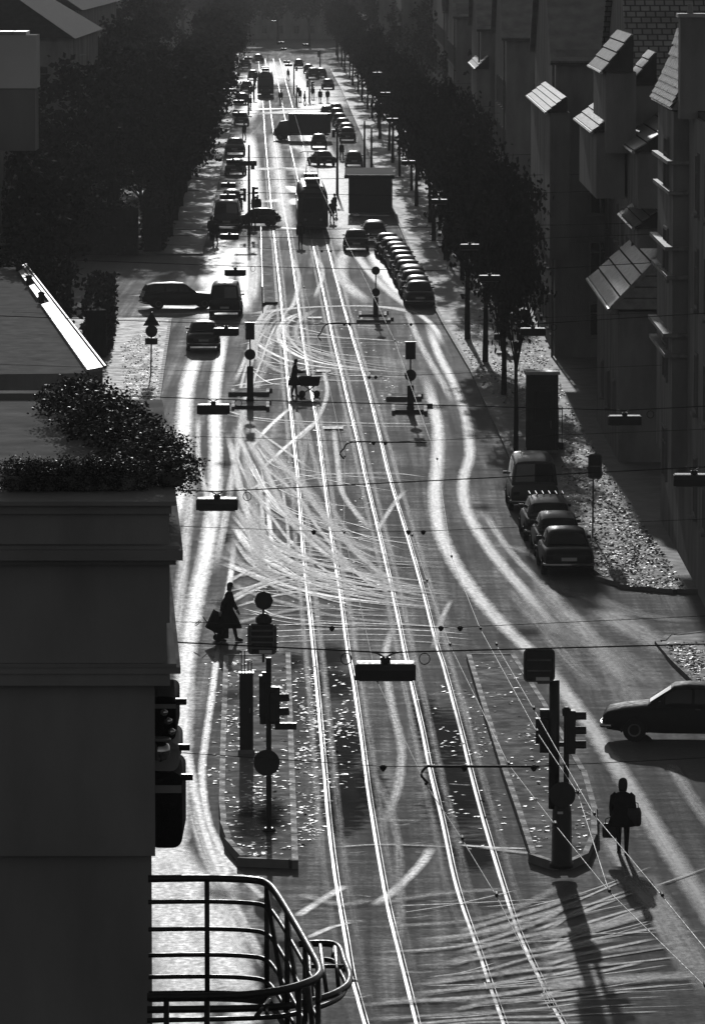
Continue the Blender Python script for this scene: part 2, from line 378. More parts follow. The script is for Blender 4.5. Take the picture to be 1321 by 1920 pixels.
for k, px in enumerate(RAILS):
    c = spline(extend(px), 6); RAILC.append(c)
    prof = [(-0.035, 0.002), (-0.035, 0.012), (0.03, 0.012), (0.034, 0.007), (0.072, 0.007), (0.076, 0.011), (0.088, 0.011), (0.088, 0.002)]
    rings = []
    for i, p in enumerate(c):
        t = (c[min(i + 1, len(c) - 1)] - c[max(i - 1, 0)]).normalized(); n = Vector((t.y, -t.x, 0))
        rings.append([p + n * u + Vector((0, 0, z)) for u, z in prof])
    mb = MB(); np_ = len(prof)
    for j in range(np_ - 1):
        mb.loft([[r[j], r[j + 1]] for r in rings], False, False, 1 if j == 3 else 0)
    struct(mb.build('tram_rail', ['rail', 'groove']))

# tyre-polished bands and arcs: one sheet per degree of wear, each band a little above the last
class Bands:
    def __init__(s, mat_, z): s.v, s.f, s.uv, s.fd, s.mat, s.z = [], [], [], [], mat_, z
    def strip(s, px, w, world_=False, ends=(1.0, 1.0), n=8):
        pts = [Vector((p[0], p[1], 0)) for p in px] if world_ else [at(*p) for p in px]
        c = spline(pts, n); L = 0; s.z += 0.00022; o = len(s.v); m = len(c)
        tot = sum((b - a).length for a, b in zip(c, c[1:])); u0 = random.uniform(0, 400)
        for i, p in enumerate(c):
            if i: L += (p - c[i - 1]).length
            t = (c[min(i + 1, m - 1)] - c[max(i - 1, 0)]).normalized(); nn = Vector((t.y, -t.x, 0))
            q = L / max(tot, 1e-6); fd = min(1, q / 0.12 + 1 - ends[0], (1 - q) / 0.12 + 1 - ends[1]); fd = max(0, fd)
            for j in (0, 1, 2):
                v = p + nn * (w * (j - 1) / 2); s.v.append((v.x, v.y, s.z)); s.uv.append((u0 + L, j / 2)); s.fd.append(fd)
        for i in range(m - 1):
            for j in (0, 1): a = o + i * 3 + j; s.f.append((a, a + 1, a + 4, a + 3))
    def build(s, name):
        me = bpy.data.meshes.new(name); me.from_pydata(s.v, [], s.f); me.materials.append(M[s.mat])
        bm = bmesh.new(); bm.from_mesh(me); bmesh.ops.recalc_face_normals(bm, faces=bm.faces)
        for f in bm.faces:
            if f.normal.z < 0: f.normal_flip()
        bm.to_mesh(me); bm.free()
        uvl = me.uv_layers.new(name='UVMap')
        for lp_ in me.loops: uvl.data[lp_.index].uv = s.uv[lp_.vertex_index]
        a = me.attributes.new('fade', 'FLOAT', 'POINT'); a.data.foreach_set('value', s.fd)
        return struct(link(name, me))
S, W, T = Bands('polish_strong', 0.004), Bands('polish_mid', 0.018), Bands('polish_faint', 0.036)
rj = lambda pts, a, b=None: [(x + random.uniform(-a, a), y + random.uniform(-(b or a * .6), (b or a * .6))) for x, y in pts]
# left lane
S.strip([(372, 655), (352, 720), (345, 790), (342, 860), (335, 930), (320, 1000)], 0.95)
S.strip([(425, 600), (412, 670), (403, 740), (404, 830), (402, 930), (388, 1030), (368, 1120), (350, 1230), (342, 1340), (338, 1450), (330, 1600), (320, 1700), (330, 1900), (350, 2050)], 0.75)
S.strip([(300, 1560), (315, 1650), (330, 1800), (345, 2000)], 1.6)
S.strip([(420, 1560), (415, 1650), (440, 1800), (470, 2000)], 0.9)
W.strip([(470, 690), (455, 780), (440, 870), (420, 980), (400, 1080)], 0.4)
S.strip([(440, 1010), (432, 1080), (420, 1150), (408, 1220), (398, 1300), (385, 1390), (379, 1450), (388, 1530), (412, 1590), (450, 1640), (510, 1700), (580, 1770)], 0.26)
S.strip([(345, 1380), (362, 1470), (380, 1550), (405, 1620), (430, 1680), (470, 1760), (520, 1850)], 0.32)
W.strip([(355, 1500), (378, 1590), (410, 1660), (450, 1730), (500, 1820)], 0.3)
W.strip([(372, 780), (372, 860), (385, 920), (400, 1000)], 0.3); W.strip([(362, 900), (350, 1000), (338, 1120), (330, 1220)], 0.5)
S.strip([(437, 455), (418, 500), (398, 560), (392, 610)], 2.2); S.strip([(452, 450), (458, 520), (455, 590)], 1.2); S.strip([(425, 440), (400, 480), (385, 540)], 1.5)
S.strip([(262, 552), (330, 556), (400, 566)], 3.0); S.strip([(268, 574), (330, 576), (420, 580)], 3.0); S.strip([(255, 590), (350, 588), (440, 584)], 1.5)
W.strip([(470, 440), (478, 500), (470, 570)], 1.0)
# right lane
S.strip([(795, 700), (808, 745), (820, 800), (819, 870), (815, 930), (824, 995), (848, 1050), (888, 1110), (940, 1170), (1000, 1228), (1048, 1285), (1100, 1355), (1150, 1430), (1200, 1510), (1250, 1590), (1321, 1700), (1400, 1820)], 0.70, ends=(1, 0))
S.strip([(1185, 1480), (1240, 1570), (1310, 1680), (1390, 1800)], 0.34, ends=(1, 0))
S.strip([(800, 600), (820, 660), (850, 720), (872, 780), (880, 850), (868, 900), (872, 950), (900, 1005), (940, 1060), (985, 1112), (1030, 1165), (1090, 1230)], 0.6)
W.strip([(760, 580), (790, 650), (830, 720), (850, 760)], 0.5); W.strip([(1255, 1430), (1290, 1490), (1340, 1560)], 0.5)
W.strip([(905, 960), (960, 1040), (1040, 1120), (1100, 1180)], 0.4); T.strip([(1000, 1100), (1070, 1180), (1150, 1260), (1200, 1350)], 0.9)
T.strip([(950, 1100), (1050, 1220), (1120, 1300)], 0.7); T.strip([(1080, 1110), (1180, 1150), (1300, 1170)], 1.2); T.strip([(900, 1020), (1000, 1040), (1060, 1120)], 1.0)
S.strip([(660, 470), (700, 520), (760, 570), (810, 610), (830, 650)], 0.5); W.strip([(640, 440), (670, 480), (720, 540), (800, 600)], 0.8)
S.strip([(700, 470), (720, 510), (760, 560)], 1.5); W.strip([(690, 440), (650, 470), (640, 520), (690, 570)], 1.2)
# arcs of turning traffic over the junction
ARCS = [([(425, 1055), (470, 1075), (540, 1100), (620, 1118), (720, 1130), (830, 1140)], .34, S),
        ([(440, 985), (470, 1030), (520, 1062), (575, 1090), (660, 1112), (770, 1126)], .30, S),
        ([(440, 800), (470, 870), (510, 935), (565, 1000), (640, 1060), (730, 1095), (830, 1118)], .26, W),
        ([(432, 830), (455, 940), (490, 1010), (560, 1060), (650, 1090), (790, 1112)], .26, W),
        ([(500, 925), (506, 990), (516, 1058)], .16, S),
        ([(450, 775), (510, 850), (560, 905), (610, 970), (700, 1065), (800, 1110)], .24, W),
        ([(430, 1125), (480, 1098), (540, 1080), (620, 1070)], .22, W), ([(440, 1140), (500, 1122), (580, 1108), (660, 1100)], .2, W),
        ([(462, 925), (490, 908), (560, 894), (650, 888), (740, 888), (800, 895)], .14, S), ([(480, 922), (560, 902), (650, 895), (760, 897)], .12, W),
        ([(440, 1030), (540, 1020), (680, 1008), (790, 1010)], .14, W), ([(445, 1037), (560, 1028), (700, 1016)], .12, T),
        ([(592, 790), (545, 830), (490, 880)], .18, S), ([(543, 765), (500, 805), (465, 845)], .2, S), ([(470, 800), (540, 850), (580, 880)], .16, W),
        ([(430, 725), (480, 717), (545, 708), (640, 704), (770, 708)], .22, S), ([(430, 732), (500, 722), (600, 714), (760, 716)], .2, W),
        ([(425, 770), (470, 782), (560, 790), (700, 794), (840, 795)], .16, S), ([(425, 778), (480, 788), (570, 796), (700, 800), (830, 800)], .16, W),
        ([(530, 632), (600, 633), (680, 636), (740, 640)], .5, W), ([(540, 640), (640, 642), (740, 646)], .22, T),
        ([(566, 585), (535, 600), (522, 622), (530, 648), (565, 670), (620, 684), (700, 694), (770, 700)], .26, S),
        ([(476, 640), (505, 660), (555, 680), (640, 692), (740, 697)], .22, S), ([(500, 580), (480, 610), (465, 660), (440, 720)], .22, W),
        ([(520, 585), (495, 605), (480, 640), (470, 690)], .2, W), ([(470, 612), (490, 600), (530, 598), (560, 606)], .2, W), ([(455, 690), (480, 655), (500, 610), (512, 580)], .16, T),
        ([(605, 690), (613, 730), (607, 760), (585, 800), (540, 840)], .2, W), ([(566, 890), (572, 830), (560, 780), (540, 740)], .2, T),
        ([(625, 800), (632, 860), (640, 920), (665, 960), (700, 1000)], .22, W), ([(760, 920), (735, 950), (705, 1000)], .18, W),
        ([(575, 795), (590, 870), (620, 950), (680, 1040)], .2, T), ([(845, 1125), (825, 1170), (812, 1220)], .18, W), ([(740, 1170), (722, 1230), (735, 1330), (752, 1400), (745, 1480), (715, 1560)], .22, W),
        ([(470, 1175), (600, 1170), (760, 1172), (880, 1180)], .12, S), ([(465, 1186), (620, 1180), (780, 1182), (880, 1190)], .12, S), ([(470, 1196), (640, 1190), (790, 1192), (890, 1200)], .1, S), ([(480, 1206), (640, 1201), (780, 1204), (880, 1212)], .12, W),
        ([(555, 1720), (600, 1690), (648, 1660)], .22, S), ([(575, 1760), (620, 1740), (660, 1730)], .16, S), ([(810, 1588), (785, 1625), (745, 1665), (700, 1700)], .24, S),
        ([(625, 1590), (720, 1585), (850, 1590)], .14, W), ([(905, 1590), (960, 1598), (1000, 1602)], .3, W), ([(860, 1585), (930, 1590), (990, 1592)], .2, S),
        ([(700, 1450), (740, 1550), (750, 1680), (745, 1800)], .2, T), ([(545, 480), (560, 520), (550, 570), (530, 590)], .25, W), ([(585, 470), (605, 510), (590, 560)], .25, W),
        ([(470, 590), (560, 578), (700, 575), (800, 590)], .9, W), ([(500, 380), (545, 372), (560, 385)], 1.5, S), ([(500, 425), (540, 428), (560, 430)], 1.2, S), ([(505, 350), (540, 350), (560, 362)], 1.2, S),
        ([(450, 215), (520, 212), (620, 200)], 4.0, W), ([(560, 210), (600, 205), (620, 190)], 4.0, S), ([(510, 150), (540, 135), (560, 120)], 10, W), ([(455, 160), (475, 150), (480, 140)], 9, S), ([(545, 270), (580, 290), (560, 330)], 1.5, W),
        ([(620, 300), (640, 340), (630, 420)], 3.5, W), ([(600, 160), (610, 180), (600, 200)], 5, W), ([(640, 400), (650, 430), (660, 470)], 2.0, W)]
for px, w, b in ARCS: b.strip(px, w * 1.45)
for px, w, b in ARCS[:8] + ARCS[20:25]:
    for k in range(4):
        dx, dy = random.uniform(-30, 45), random.uniform(-55, 40)
        T.strip(rj([(x + dx, y + dy) for x, y in px], 5), random.uniform(.25, .6)) if k > 1 else W.strip(rj([(x + dx * .7, y + dy * .7) for x, y in px], 5), random.uniform(.16, .34))
for k in range(14):                                  # long arcs from the side street at the left into the main street
    y0 = random.uniform(830, 1060); e = random.uniform(1060, 1150)
    (W if k % 2 else T).strip(rj([(436 + random.uniform(-6, 25), y0), (490, y0 + (e - y0) * .40), (570, y0 + (e - y0) * .68), (700, y0 + (e - y0) * .88), (850, e + 5)], 6), random.uniform(.18, .42))
for k in range(18):                                  # tyre arcs sweeping out of the bottom right
    yl = 1725 + k * 11.5 + random.uniform(-5, 5); rise = (95 - k * 5.5) * random.uniform(.6, 1.25)
    b = T if k % 3 == 0 else W
    b.strip(rj([(690 + random.uniform(-20, 190), yl + 14), (860 + random.uniform(0, 60), yl), (1010, yl - rise * .55), (1090 + random.uniform(-20, 90), yl - rise)], 4), random.uniform(.2, .5))
for k in range(26):
    x = random.uniform(560, 1000); y = random.uniform(1230, 1900); L = random.uniform(25, 90)
    T.strip([(x, y), (x + L * .5, y + random.uniform(-3, 3)), (x + L, y + random.uniform(-4, 4))], random.uniform(.08, .2))
for c0, c1 in ((0, 1), (2, 3)):                      # wheel-worn paving beside and between the rails
    for side, w in ((-.22, .22), (.25, .25), (1.25, .25)):
        pts = [(p.x + side, p.y) for p in RAILC[c0]][4:-14:5]
        T.strip(pts, w, True, n=3)
for px, w, b in (([(452, 235), (490, 165), (512, 114)], 3, S), ([(590, 240), (565, 165), (535, 114)], 3.5, S), ([(640, 430), (606, 300), (575, 240)], 3.2, S), ([(540, 440), (524, 340), (512, 250)], 1.6, W), ([(475, 430), (470, 340), (462, 250)], 2.4, S), ([(600, 205), (520, 204), (450, 206)], 6, S), ([(480, 320), (530, 316), (600, 322)], 5, W),
                 ([(1120, 1140), (1200, 1190), (1290, 1240)], 1.6, W), ([(1080, 1190), (1150, 1230), (1230, 1290)], 1.4, T), ([(1010, 1090), (1100, 1190), (1180, 1290)], .8, W), ([(1130, 1560), (1210, 1690), (1300, 1840)], .6, W), ([(1200, 1640), (1290, 1780), (1340, 1880)], .8, W),
                 ([(1000, 1760), (1120, 1740), (1260, 1700)], .8, W), ([(1000, 1850), (1150, 1840), (1330, 1830)], 1.2, W), ([(980, 1800), (1120, 1790), (1300, 1770)], .5, T), ([(700, 1880), (850, 1880), (1000, 1885)], .7, T), ([(700, 1700), (820, 1680), (960, 1670)], .5, T), ([(560, 1680), (640, 1700), (700, 1690)], .5, T), ([(1130, 1640), (1180, 1660), (1240, 1720)], .6, W)): b.strip(px, w)
for k in range(16):
    yl = 1730 + k * 12 + random.uniform(-5, 5); rise = 90 - k * 5
    S.strip(rj([(1010 + random.uniform(-20, 20), yl), (1090, yl - rise * .45), (1200 + random.uniform(-40, 90), yl - rise)], 4), random.uniform(.12, .3))
for k in range(34):                                  # crisp narrow tracks over the junction
    y0 = random.uniform(800, 1150); e = y0 + random.uniform(-30, 190) * (1 if y0 < 1000 else .3); e = min(e, 1190)
    S.strip(rj([(438 + random.uniform(-4, 60), y0), (520, y0 + (e - y0) * .45), (620 + random.uniform(-30, 30), y0 + (e - y0) * .75), (760 + random.uniform(-90, 90), e)], 5), random.uniform(.06, .12))
for k in range(16):
    y0 = random.uniform(570, 700); S.strip(rj([(445 + random.uniform(0, 60), y0), (520, y0 + random.uniform(-30, 30)), (600 + random.uniform(-20, 60), y0 + random.uniform(-10, 40))], 8), random.uniform(.06, .12))
for k in range(30):                                  # fine streaks at the lower right
    yl = random.uniform(1700, 1915); sl = random.uniform(.02, .40) * (1 - (yl - 1700) / 300); x0 = random.uniform(690, 1050); L = random.uniform(120, 380)
    S.strip(rj([(x0, yl), (x0 + L * .5, yl - L * .5 * sl * .8), (x0 + L, yl - L * sl)], 2), random.uniform(.05, .11))
S.strip([(290, 1610), (320, 1700), (350, 1800), (370, 1900)], 2.0); S.strip([(330, 1600), (380, 1700), (420, 1800), (450, 1880)], 1.2)
S.build('polished_tracks'); W.build('worn_tracks'); T.build('faint_tracks')

# dark oily patches between the rails
st = MB(); uvs = []
for i, (x, y, a, b) in enumerate(((628, 1283, .5, 2.6), (640, 1398, .62, 3.4), (650, 1485, .6, 4.6), (642, 1530, .4, 2.5), (832, 1380, .6, 4.8), (852, 1485, .7, 5.2), (885, 1602, .5, 2.0), (795, 1340, .3, 3), (700, 1480, .3, 3), (620, 1230, .4, 2),
                                  (480, 1560, .5, 2.5), (510, 1540, .3, 2), (410, 1010, .35, 2), (405, 870, .3, 2.5), (540, 1240, .4, 1.6))):
    p = at(x, y); z = 0.0025 + i * 0.00005 if not (x < 545 and y > 1500) else 0.215
    st.quad((p.x - a * 1.5, p.y - b * 1.5, z), (p.x + a * 1.5, p.y - b * 1.5, z), (p.x + a * 1.5, p.y + b * 1.5, z), (p.x - a * 1.5, p.y + b * 1.5, z))
o = st.build('oil_stains', 'stain'); uvl = o.data.uv_layers.new(name='UVMap')
for i, l in enumerate(o.data.loops): uvl.data[i].uv = ((0, 0), (1, 0), (1, 1), (0, 1))[i % 4]
struct(o)
# painted bars across the track bed
for xa, xb, y in ((592, 620, 697), (605, 643, 804), (577, 603, 597)):
    mb = MB(); a, b = at(xa, y), at(xb, y)
    mb.box(((a.x + b.x) / 2, a.y, 0.052), (b.x - a.x, 1.2, 0.004)); struct(mb.build('road_marking', 'white_line'))

# ------------------------------------------------------------------ fallen leaves
def leaves(name, regions, size=(.05, .11)):
    v, f = [], []
    for px, z, n, flat in regions:
        xs = [p[0] for p in px]; ys = [p[1] for p in px]
        def inside(x, y):
            c = False; j = len(px) - 1
            for i in range(len(px)):
                if (ys[i] > y) != (ys[j] > y) and x < (xs[j] - xs[i]) * (y - ys[i]) / (ys[j] - ys[i]) + xs[i]: c = not c
                j = i
            return c
        k = 0; cx = [(random.uniform(min(xs), max(xs)), random.uniform(min(ys), max(ys))) for _ in range(max(6, n // 30))]
        while k < n:
            if random.random() < .55:
                q = random.choice(cx); x, y = random.gauss(q[0], 14), random.gauss(q[1], 12)
            else: x, y = random.uniform(min(xs), max(xs)), random.uniform(min(ys), max(ys))
            k += 1
            if not inside(x, y): continue
            p = at(x, y, z); s = random.uniform(*size); a = random.uniform(0, 6.28); o = len(v)
            tx, ty = random.gauss(0, flat), random.gauss(0, flat)
            for (u, w, h) in ((-.8, 0, .02), (-.1, -.55, .06), (.9, 0, .0), (-.1, .55, .07), (0, 0, .03)):
                X, Y = u * math.cos(a) - w * math.sin(a), u * math.sin(a) + w * math.cos(a)
                v.append((p.x + X * s, p.y + Y * s, z + 0.012 + s * h + X * s * tx + Y * s * ty))
            f += [(o, o + 1, o + 4), (o + 1, o + 2, o + 4), (o + 2, o + 3, o + 4), (o + 3, o, o + 4)]
    me = bpy.data.meshes.new(name); me.from_pydata(v, [], f); me.materials.append(M['fallen'])
    ob = link(name, me); ob['kind'] = 'stuff'; return ob
leaves('fallen_leaves', [
    ([(426, 1235), (420, 1540), (460, 1605), (550, 1608), (538, 1235)], .19, 620, .10),
    ([(545, 1240), (590, 1240), (612, 1560), (560, 1600)], .0, 620, .10), ([(596, 1240), (655, 1240), (690, 1480), (610, 1480)], 0, 260, .10),
    ([(770, 1300), (870, 1240), (990, 1600), (850, 1600)], 0, 260, .10),
    ([(885, 1232), (955, 1232), (1060, 1400), (1110, 1540), (1090, 1600), (1005, 1598)], .19, 420, .10),
    ([(470, 790), (700, 790), (760, 1160), (470, 1160)], 0, 240, .10), ([(545, 560), (800, 560), (820, 780), (560, 780)], 0, 150, .10),
    ([(385, 1240), (420, 1240), (415, 1480), (380, 1480)], 0, 60, .10)])
leaves('pavement_leaves', [
    ([(1060, 750), (1120, 850), (1190, 960), (1290, 1108), (1180, 1100), (1125, 1080), (1050, 900)], .12, 11000, .24),
    ([(950, 545), (985, 580), (1060, 740), (1000, 800), (900, 720), (850, 620), (900, 540)], .12, 6000, .24),
    ([(1240, 1205), (1400, 1200), (1400, 1330), (1300, 1280), (1262, 1240)], .12, 1800, .15),
    ([(225, 650), (300, 600), (300, 735), (270, 850), (240, 800)], .12, 2600, .2), ([(700, 250), (740, 250), (860, 540), (830, 560)], .12, 500, .14)], (.05, .11))
# ------------------------------------------------------------------ houses, the dark building at the left, the terrace
def rounded(w, h, r, n=4):
    out = []
    for cx, cz, a0 in ((w / 2 - r, h / 2 - r, 0), (-w / 2 + r, h / 2 - r, 90), (-w / 2 + r, -h / 2 + r, 180), (w / 2 - r, -h / 2 + r, 270)):
        for k in range(n + 1):
            a = R(a0 + 90 * k / n); out.append((cx + r * math.cos(a), cz + r * math.sin(a)))
    return out
def window(parent, c, w, h, face='y', sill=True):
    """a window set in a wall: frame with bars, pane behind, sill below; face 'y' looks towards -y, 'x' towards -x"""
    fr = MB(); t = .09
    def bx(m, u, v, du, dv, d0, dd):
        if face == 'y': m.box((u, -d0, v), (du, dd, dv))
        else: m.box((-d0, u, v), (dd, du, dv))
    for u in (-w / 2 + t / 2, w / 2 - t / 2): bx(fr, u, 0, t, h, .03, .08)
    for v in (-h / 2 + t / 2, h / 2 - t / 2): bx(fr, 0, v, w - 2 * t, t, .03, .08)
    bx(fr, 0, 0, .06, h - 2 * t, .03, .06); bx(fr, 0, h * .18, w - 2 * t - .0, .05, .025, .05)
    f = fr.build('window', 'trim', parent); f.location = c
    p = MB(); bx(p, 0, 0, w - .02, h - .02, .008, .012); p.build('pane', 'glass_dark', f)
    if sill:
        s = MB(); bx(s, 0, -h / 2 - .06, w + .2, .09, .08, .2); s.build('sill', 'trim', f)
    return f
def chimney_parts(parent, c, w, d, h, mat_='wall_mid', cap='trim'):
    m = MB(); m.box((0, 0, h / 2 - .2), (w, d, h + .4)); o = m.build('chimney', mat_, parent); o.location = c
    k = MB(); k.box((0, 0, h + .06), (w + .16, d + .16, .12)); k.build('chimney_cap', cap, o)
    for i in (-1, 1):
        p = MB(); p.lathe([(.10, h + .12), (.08, h + .42)], (i * w * .25, 0, 0), 8); p.build('chimney_pot', 'tile', o)
    return o

# the near building at the left edge: only its end wall and the moulded profile of its street front are seen
near = thing('corner_building', 'tall dark building with moulded cornices filling the lower left', 'building', at_y(40, 1200, 40).xy.to_3d())
ox, oy = near.location.x, near.location.y
zz = lambda y, Y=38.0: at_y(330, y, Y).z
def near_block(name, m, z0, z1, edge, y0=38.0, y1=46.4, back=0.0):
    """a storey of the block: its street side runs a little away from the street so that the front is only seen in profile"""
    xa = at_y(edge, 1000, y0).x; xb = xa * y1 / y0 - .12 - back
    b = MB(); pol = [(-14, y0), (xa, y0), (xb, y1), (-16, y1)]
    if z0 > zz(1169): pol = [(-14, y0), (xa, y0), (xb, y1), (xb - 1.7, y1), (xa - 1.9, 39.7), (-14, 39.7)]      # parapets and planters round the sunken terrace
    b.prism([(x - ox, y - oy) for x, y in pol], z0, z1); return b.build(name, m, near)
near_block('ground_floor', 'wall_dark', -.3, zz(1610), 282, 38.2)
near_block('lower_wall', 'wall_dark', zz(1610) + .002, zz(1285), 289, 38.1)
near_block('bay_foot', 'wall_dark', zz(1285), zz(1262), 318, 37.98); near_block('bay_foot', 'wall_dark', zz(1262), zz(1250), 338, 37.96)
near_block('string_course', 'trim', zz(1250), zz(1243), 330, 37.95)
near_block('middle_wall', 'wall_dark', zz(1243), zz(1168), 312); near_block('middle_wall', 'wall_dark', zz(1168), zz(1056), 318)
near_block('cornice', 'trim', zz(1056), zz(1045), 330, 37.9); near_block('cornice', 'trim', zz(1045), zz(1026), 343, 37.8); near_block('cornice', 'trim', zz(1026), zz(1020), 336, 37.86)
near_block('attic_wall', 'wall_dark', zz(1020), zz(962), 318); near_block('attic_wall', 'wall_dark', zz(962), zz(945), 322, 37.95); near_block('parapet', 'trim', zz(945), zz(937), 331, 37.88)
zt = zz(937)
tf = MB(); tf.prism([(-13.9 - ox, 39.8 - oy), (-3.4 - ox, 39.8 - oy), (-3.4 - ox, 46.4 - oy), (-13.9 - ox, 46.4 - oy)], zz(1168) + .003, zz(1168) + .03); tf.build('terrace_floor', 'ground', near)
pp = MB(); pp.box((-8.9 - ox, 46.6 - oy, zt - .9), (12.9, .3, 1.9)); pp.build('parapet', 'wall_dark', near)
pc = MB(); pc.box((-9.35 - ox, 46.6 - oy, zt + .07), (12.3, .36, .04)); pc.build('parapet_coping', 'zinc', near)
# rolled awnings and brackets on the street side of the lower floors, and a chrome ball and disc added for a sun glint
def fp(x, y, Y=38.4): q = at_y(x, y, Y); return Vector((q.x - ox, Y - oy, q.z))
for nm, m_, x0, x1, ya, yb, rnd_ in (('awning', 'cloth_dark', 280, 342, 1448, 1590, .30), ('shutter_box', 'wall_dark', 280, 336, 1392, 1446, .3), ('shutter_box', 'cloth_dark', 280, 330, 1306, 1388, .25)):
    a, b = fp(x0, ya), fp(x1, yb); cx_, cz_ = (a.x + b.x) / 2, (a.z + b.z) / 2; w_, h_ = b.x - a.x, a.z - b.z
    m = MB(); pr_ = [(x, z) for x, z in rounded(w_, h_, min(w_, h_) * rnd_, 5)]
    m.loft([[(cx_ + x, a.y + y, cz_ + z) for x, z in pr_] for y in (0, .9)]); aw = autosmooth(m.build(nm, m_, near), 40)
    m = MB(); m.box((b.x + .03, a.y + .1, a.z - .05), (.09, .05, .045)); m.build('bracket', 'iron', aw)
    m = MB(); m.box((cx_ + .02, a.y - .006, a.z - h_ * .22), (w_ * .8, .012, h_ * .10)); m.build('valance', 'wall_dark', aw)
q = fp(301, 1408, 38.2); m = MB(); m.lathe([(.005, -.075), (.045, -.06), (.072, -.02), (.075, .01), (.06, .05), (.03, .07), (.004, .076)], q, 18); m.build('glint_ball', 'chrome', near, True)
m = MB(); m.lathe([(.075, 0), (.08, .01), (.07, .02)], q + Vector((0, -.02, .08)), 16); m.build('glint_disc', 'lamp_top', near)
m = MB(); m.tube([fp(288, 1420, 38.25), fp(301, 1426, 38.2), fp(301, 1410, 38.2)], .012, 6); m.build('glint_arm', 'iron', near)
for x, y in ((308, 1336), (316, 1352), (322, 1372)): q = fp(x, y, 38.3); m = MB(); m.lathe([(.004, -.03), (.028, -.01), (.028, .012), (.004, .03)], q, 10); m.build('chain_link', 'chrome', near, True)
# curved iron balcony at the foot of the picture, seen from above
def balcony():
    z = zz(1648, 37.0); zf = z - .80
    P = lambda x, y, zz_: at(x, y, zz_)
    root = thing('iron_balcony', 'curved dark iron balcony railing jutting out at the bottom left', 'balcony', at(420, 1760, zf))
    L = root.location
    def run(px, zz_, r, n=6, sp=8): 
        m = MB(); m.tube([p - L for p in spline([P(x, y, zz_) for x, y in px], sp)], r, 7)
        return m
    top = [(278, 1648), (392, 1647), (470, 1650), (500, 1657), (520, 1678), (552, 1730), (585, 1788), (598, 1815), (596, 1830), (575, 1843), (520, 1858), (430, 1867), (276, 1869)]
    run(top, z, .027).build('top_rail', 'iron', root, True)
    for k, dz in enumerate((.165, .36, .545, .70)):
        c = [P(x, y, z) for x, y in top]; c = [Vector((q.x, q.y, z - dz)) for q in c]
        m = MB(); m.tube([p - L for p in spline(c[:9], 8)], .017, 6); m.build('rail_bar', 'iron', root, True)
    for x, y in ((388, 1647), (500, 1657), (538, 1706), (572, 1765), (596, 1828), (560, 1848), (388, 1868), (312, 1869)):
        a = P(x, y, z); m = MB(); m.tube([a - L, Vector((a.x, a.y, zf - .05)) - L], .018, 6); m.build('railing_post', 'iron', root, True)
    ps = [P(x, y, z) for x, y in ((500, 1657), (538, 1706), (572, 1765), (596, 1828))]
    for a, b in zip(ps, ps[1:]):
        m = MB(); m.tube([Vector((a.x, a.y, z - .05)) - L, Vector((b.x, b.y, zf + .05)) - L], .018, 6); m.build('railing_brace', 'iron', root, True)
    # floor plate with a rounded nose
    fl = spline([P(x, y, z) for x, y in top], 6); poly = [((p.x - L.x) , (p.y - L.y)) for p in fl] + [(-3.2, fl[-1].y - L.y - 0), (-3.2, fl[0].y - L.y)]
    m = MB(); n = len(fl)
    ring = [[Vector((p.x, p.y, zf)) - L, Vector((p.x, p.y, zf - .08)) - L] for p in fl]
    m.loft(ring, False, False); m.build('floor_edge', 'iron', root)
    # basket hung on the outer side
    bz = zf + .18
    b1 = [(560, 1770), (628, 1772), (646, 1805), (655, 1835), (640, 1856), (590, 1875), (500, 1889), (276, 1893)]
    b2 = [(570, 1795), (622, 1796), (640, 1822), (648, 1845), (632, 1868), (580, 1888), (500, 1902), (276, 1908)]
    run(b1, bz, .026).build('basket_rim', 'iron', root, True)
    b2w = [P(x, y, bz) for x, y in b2]; m = MB(); m.tube([p - L for p in spline([Vector((q.x, q.y, bz - .02)) for q in b2w], 8)], .018, 6); m.build('basket_rail', 'iron', root, True)
    for i in range(1, 7):
        a = P(*b1[i], bz); b = Vector((b2w[i].x, b2w[i].y, bz - .02)); m = MB(); m.tube([a - L, b - L], .014, 6); m.build('basket_bar', 'iron', root, True)
    for x, y, x2, y2 in ((577, 1772, 585, 1868), (600, 1772, 612, 1862), (628, 1772, 634, 1850), (575, 1812, 650, 1812)):
        m = MB(); m.tube([P(x, y, bz) - L, P(x2, y2, bz) - L], .015, 6); m.build('basket_bar', 'iron', root, True)
    ar = MB(); a = P(470, 1889, bz); ar.tube([P(505, 1875, bz) - L, P(480, 1905, bz) - L], .016, 6); ar.build('basket_bar', 'iron', root, True)
    return root
balcony()
# shrubs in pots on the roof terrace
def foliage(n, rad, leaf, seed, shape='dome'):
    rnd = random.Random(seed); v, f = [], []
    cl = []
    for i in range(max(8, n // 26)):
        while True:
            p = Vector((rnd.uniform(-1, 1), rnd.uniform(-1, 1), rnd.uniform(-.8, 1)))
            if .35 < p.length < 1: break
        cl.append((p, rnd.uniform(.12, .34)))
    for i in range(n):
        c, s = rnd.choice(cl); p = c + Vector((rnd.gauss(0, 1), rnd.gauss(0, 1), rnd.gauss(0, .8))) * s * .6
        q = Vector((p.x * rad[0], p.y * rad[1], p.z * rad[2]))
        a = Vector((rnd.gauss(0, 1), rnd.gauss(0, 1), rnd.gauss(0, .6))).normalized(); b = a.cross(Vector((rnd.gauss(0, 1), rnd.gauss(0, 1), rnd.gauss(0, 1)))).normalized()
        l = leaf * rnd.uniform(.6, 1.3); o = len(v); w = l * .38
        v += [q - a * l * .5, q + b * w, q + a * l * .5, q - b * w]; f.append((o, o + 1, o + 2, o + 3))
    return v, f
def foliage_mesh(name, mat_, *a, **k):
    v, f = foliage(*a, **k); me = bpy.data.meshes.new(name); me.from_pydata([tuple(p) for p in v], [], f); me.materials.append(M[mat_]); return me
